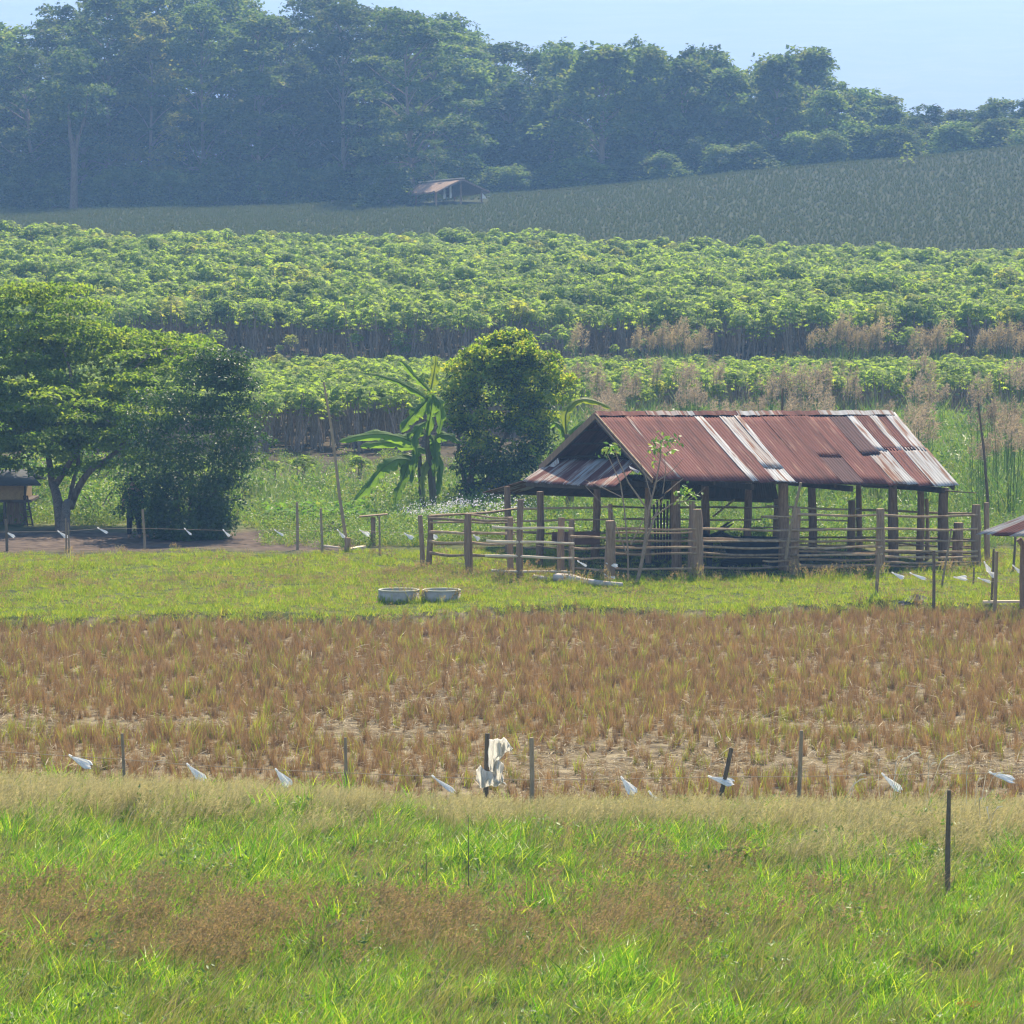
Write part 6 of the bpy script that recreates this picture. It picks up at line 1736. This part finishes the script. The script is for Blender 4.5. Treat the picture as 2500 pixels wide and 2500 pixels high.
for i in range(84):
    px = r.uniform(1380, 2600); yy = r.uniform(np.interp(px, [1380, 1900, 2200, 2600], [124, 120, 116, 113]), 152)
    if px < 1700 and yy < 126: continue
    spots.append((px, yy))
for i, (px, yy) in enumerate(spots):
    place_reed(RV[i % 3], (px - 1250) / F * yy, yy, r.uniform(.75, 1.08) * (1.0 if px > 1850 else .92), "tall reed clump with dusty pink plumes growing behind the cattle shed", "pink plumed reeds behind the shed")
for i, (px, n1) in enumerate(((1600, 0), (1620, 0), (1640, 0), (1665, 0), (1690, 0), (1715, 0), (1560, 0), (2040, 0), (2060, 0), (2085, 0), (2110, 0), (2130, 0), (2150, 0), (2240, 0), (2260, 0), (2285, 0), (2300, 0), (2395, 0), (2415, 0), (2440, 0), (2470, 0), (2495, 0), (1990, 0), (1410, 0), (2540, 0))):
    yy = 182.5 + r.uniform(-1, 1); place_reed(RG[i % 2], (px - 1250) / F * yy, yy, r.uniform(.8, 1.15), "golden plumed grass clump below the upper cassava field", "golden plumed grass under the upper field", "plumed_grass")
# white flowered weeds by the corral
FL_ = []
for k in range(2):
    rr = np.random.default_rng(1040 + k); g = Geo(); p = Geo(); n1 = 90
    C = np.stack([rr.normal(0, .25, n1), rr.normal(0, .25, n1), rr.uniform(.1, .9, n1)], 1)
    leaves(g, C, rr.normal(0, 1, (n1, 3)), rr.normal(0, .5, (n1, 3)) + np.array([0, 0, 1]), .11, .05); tuft(16, .9, .01, .2, .5, 1050 + k, 0, 0, 3.14, 2, g)
    n2 = 46; C = np.stack([rr.normal(0, .3, n2), rr.normal(0, .3, n2), rr.normal(.95, .07, n2)], 1)
    leaves(p, C, rr.normal(0, 1, (n2, 3)), rr.normal(0, .5, (n2, 3)) + np.array([0, 0, 1]), .05, .04)
    FL_.append((g.mesh("weed_foliage_mesh", [M['weed']]), p.mesh("weed_flower_mesh", [M['flower']])))
for i in range(26):
    px = r.uniform(985, 1270); yy = r.uniform(110, 117); s_ = r.uniform(.7, 1.0) * (1.0 if px > 1030 else .8)
    x_ = (px - 1250) / F * yy
    o = empty("flowering_weed", (x_, yy, gz(x_, yy)), "bushy weed topped with tiny white flowers behind the corral corner", "weed", "white flowered weeds behind the corral"); o.scale = (s_,) * 3; o.rotation_euler = (0, 0, r.uniform(0, 6))
    for nm, me in zip(("foliage", "flowers"), FL_[i % 2]):
        c = bpy.data.objects.new(nm, me); COL.objects.link(c); c.parent = o
# broad leaved creeping patch
g = Geo(); n1 = 300
px = r.uniform(650, 905, n1); yy = r.uniform(115.5, 121, n1)
C = np.stack([(px - 1250) / F * yy, yy, ground_z((px - 1250) / F * yy, yy) + r.uniform(.25, .5, n1)], 1)
leaves(g, C, r.normal(0, 1, (n1, 3)) * np.array([1, 1, .2]), r.normal(0, .3, (n1, 3)) + np.array([0, .1, 1]), .20, .19, 0, .1)
tag(g.obj("squash_patch", M['squash'], origin=tuple(C.mean(0) * np.array([1, 1, 0]))), "bright broad leaved vine patch in the weeds left of the bamboo pole", "vine")
# shrubs among the weeds
SH = []
for k in range(2):
    g = Geo(); rr = np.random.default_rng(1060 + k); pads = [(rr.normal(0, .45), rr.normal(0, .4), rr.uniform(.25, 1.0), rr.uniform(.25, .42), rr.uniform(.2, .32)) for _ in range(16)]
    pad_leaves(g, pads, 380, .12, .065, 0, 1070 + k, up=.5); t_ = Geo()
    for q in range(4): limb(t_, (0, 0, -.05), pads[q][:3], .025, .01, 1080 + q, 5, 4)
    SH.append((t_.mesh("shrub_stem_mesh", [M['bark']]), g.mesh("shrub_foliage_mesh", [M['weed']])))
for i, (px, yy, s_, lab) in enumerate(((235, 120.5, .95, "round sunlit yellow green shrub between the forked trunks and the glossy bush"), (275, 122, .8, "smaller green shrub left of the standing person"), (215, 127, 1.3, "tall green shrub behind the forked trunks"), (300, 128, 1.5, "tall leafy shrub behind the standing person"),
        (90, 123, .8, "low green shrub right of the stilt hut"), (120, 128, 1.4, "tall green shrub behind the stilt hut ladder"), (560, 122, .9, "green shrub at the right side of the glossy bush"), (600, 128, 1.0, "weedy shrub standing before the cassava stems"), (1085, 116, .6, "small yellow green shrub under the banana plant"), (40, 129, 1.5, "tall shrub behind the stilt hut"), (380, 127, 1.4, "tall shrub hidden behind the glossy bush"))):
    x_ = (px - 1250) / F * yy
    o = empty("shrub", (x_, yy, gz(x_, yy)), lab, "shrub"); o.scale = (s_,) * 3; o.rotation_euler = (0, 0, i * 1.1)
    for nm, me in zip(("stem", "foliage"), SH[i % 2]):
        c = bpy.data.objects.new(nm, me); COL.objects.link(c); c.parent = o

x, y, r = region(lo(1.5), hi(1.5), 40, 57.5, .55, 105); n_ = len(x)
scatter("meadow_weeds", np.stack([x, y, ground_z(x, y) - .02], 1), np.stack([r.normal(0, .12, n_), r.normal(0, .12, n_), r.uniform(0, 6.28, n_)], 1), r.uniform(.45, .85, n_), r.integers(0, 4, n_), [p.copy() for p in wv_],
        label="small leafy weeds mixed into the foreground meadow", cat="weeds")
# ------------------------------------------------------------------ single plants in the meadow
def stalk(px, rt, rb_, label, rad=.006):
    p = gnd(px, rb_); g = Geo(); z0 = gz(p[0], p[1])
    tube(g, [p * np.array([1, 1, 0]) + dz * (z0 - .05), at(px + 1, (rt + rb_) / 2, p[1]), at(px, rt, p[1])], [rad, rad * .9, rad * .6], 5)
    tag(g.obj("dry_stalk", M['darkstake'], origin=tuple(p)), label, "stalk")
stalk(1143, 1990, 2230, "tall thin dark dry stalk rising from the green grass below the draped sheet", .007); stalk(1040, 2085, 2200, "short dark dry stalk left of the tall thin one", .009); stalk(2052, 2095, 2230, "thin dark dry stalk in the bright grass left of the lone post", .006)
stalk(2032, 2130, 2215, "second short dark stalk beside the thin one left of the lone post", .005)
r = np.random.default_rng(120)
for i, (px, row, s_, lab) in enumerate(((2045, 2010, .75, "tall green grass clump with silvery spikes below the second stake from the right"), (2160, 2000, 1.0, "tall green grass clump with silvery spikes in front of the slim white bag"), (2270, 2020, 1.05, "tall green grass clump with silvery spikes just left of the lone dark post"), (2390, 2040, .9, "tall green grass clump with silvery spikes right of the lone dark post"), (2440, 2080, .8, "tall green grass clump nearest the right edge"))):
    p = gnd(px, row); z0 = gz(p[0], p[1])
    o = empty("tall_grass_clump", (p[0], p[1], z0), lab, "grass clump")
    g = Geo(); tuft(16, .95 * s_, .010, .15, .9, 1100 + i, 0, .15, .7, 4, g); g.v = [v + np.array([p[0], p[1], z0]) for v in g.v]; g.obj("blades", M['reed'], o)
    g = Geo()
    for k in range(3 + i % 2):
        a = r.uniform(-.5, .9); hh = .85 * s_ * r.uniform(.8, 1.1); b0 = np.array([p[0], p[1], z0]) + np.array([r.normal(0, .1), r.normal(0, .1), 0])
        t0 = b0 + np.array([math.sin(a) * .35, r.normal(0, .1), hh]); pts = [b0, (b0 + t0) / 2 + np.array([-.03, 0, .04]), t0, t0 + np.array([math.sin(a) * .1 + .04, 0, .07]), t0 + np.array([math.sin(a) * .15 + .09, 0, .08])]
        tube(g, pts, [.003, .003, .006, .012, .004], 5)
    g.obj("seed_spike", M['silver'], o)
# flat headed orange weed, bottom right
p = gnd(2368, 2520); z0 = gz(p[0], p[1]); o = empty("orange_weed", (p[0], p[1], z0), "dry orange flat headed weed at the bottom right corner", "weed")
g = Geo(); hd = at(2366, 2452, p[1])
tube(g, [np.array([p[0], p[1], z0]), (np.array([p[0], p[1], z0]) + hd) / 2, hd - dz * .08], [.006, .005, .004], 5)
for k in range(12):
    a = k / 12 * 6.283; e_ = hd + np.array([math.cos(a) * .12, math.sin(a) * .1, .01 * math.sin(k * 3)]); tube(g, [hd - dz * .08, e_], [.0025, .0015], 4, cap=False)
g.obj("stem", M['stake'], o)
g = Geo(); n1 = 200; a = r.uniform(0, 6.28, n1); q = np.sqrt(r.uniform(0, 1, n1)) * .15; C = hd + np.stack([np.cos(a) * q, np.sin(a) * q * .8, r.normal(.01, .012, n1)], 1)
leaves(g, C, r.normal(0, 1, (n1, 3)), r.normal(0, .4, (n1, 3)) + np.array([0, 0, 1]), .022, .012); g.obj("flower_head", leafmat("orange_dry_flower", [(.30, .13, .03), (.40, .20, .05), (.24, .11, .04)], .25, .7, .1, .1), o)
# dark leafy weed in the meadow
p = gnd(1815, 2140); z0 = gz(p[0], p[1]); g = Geo(); n1 = 46
C = np.array([p[0], p[1], z0]) + np.stack([r.normal(0, .16, n1), r.normal(0, .12, n1), r.uniform(.15, .42, n1)], 1)
leaves(g, C, r.normal(0, 1, (n1, 3)), r.normal(0, .5, (n1, 3)) + np.array([0, 0, 1]), .11, .08, 0, .15); tag(g.obj("leafy_weed", M['rain'], origin=(p[0], p[1], z0)), "dark broad leaved weed in the middle of the right meadow", "weed")
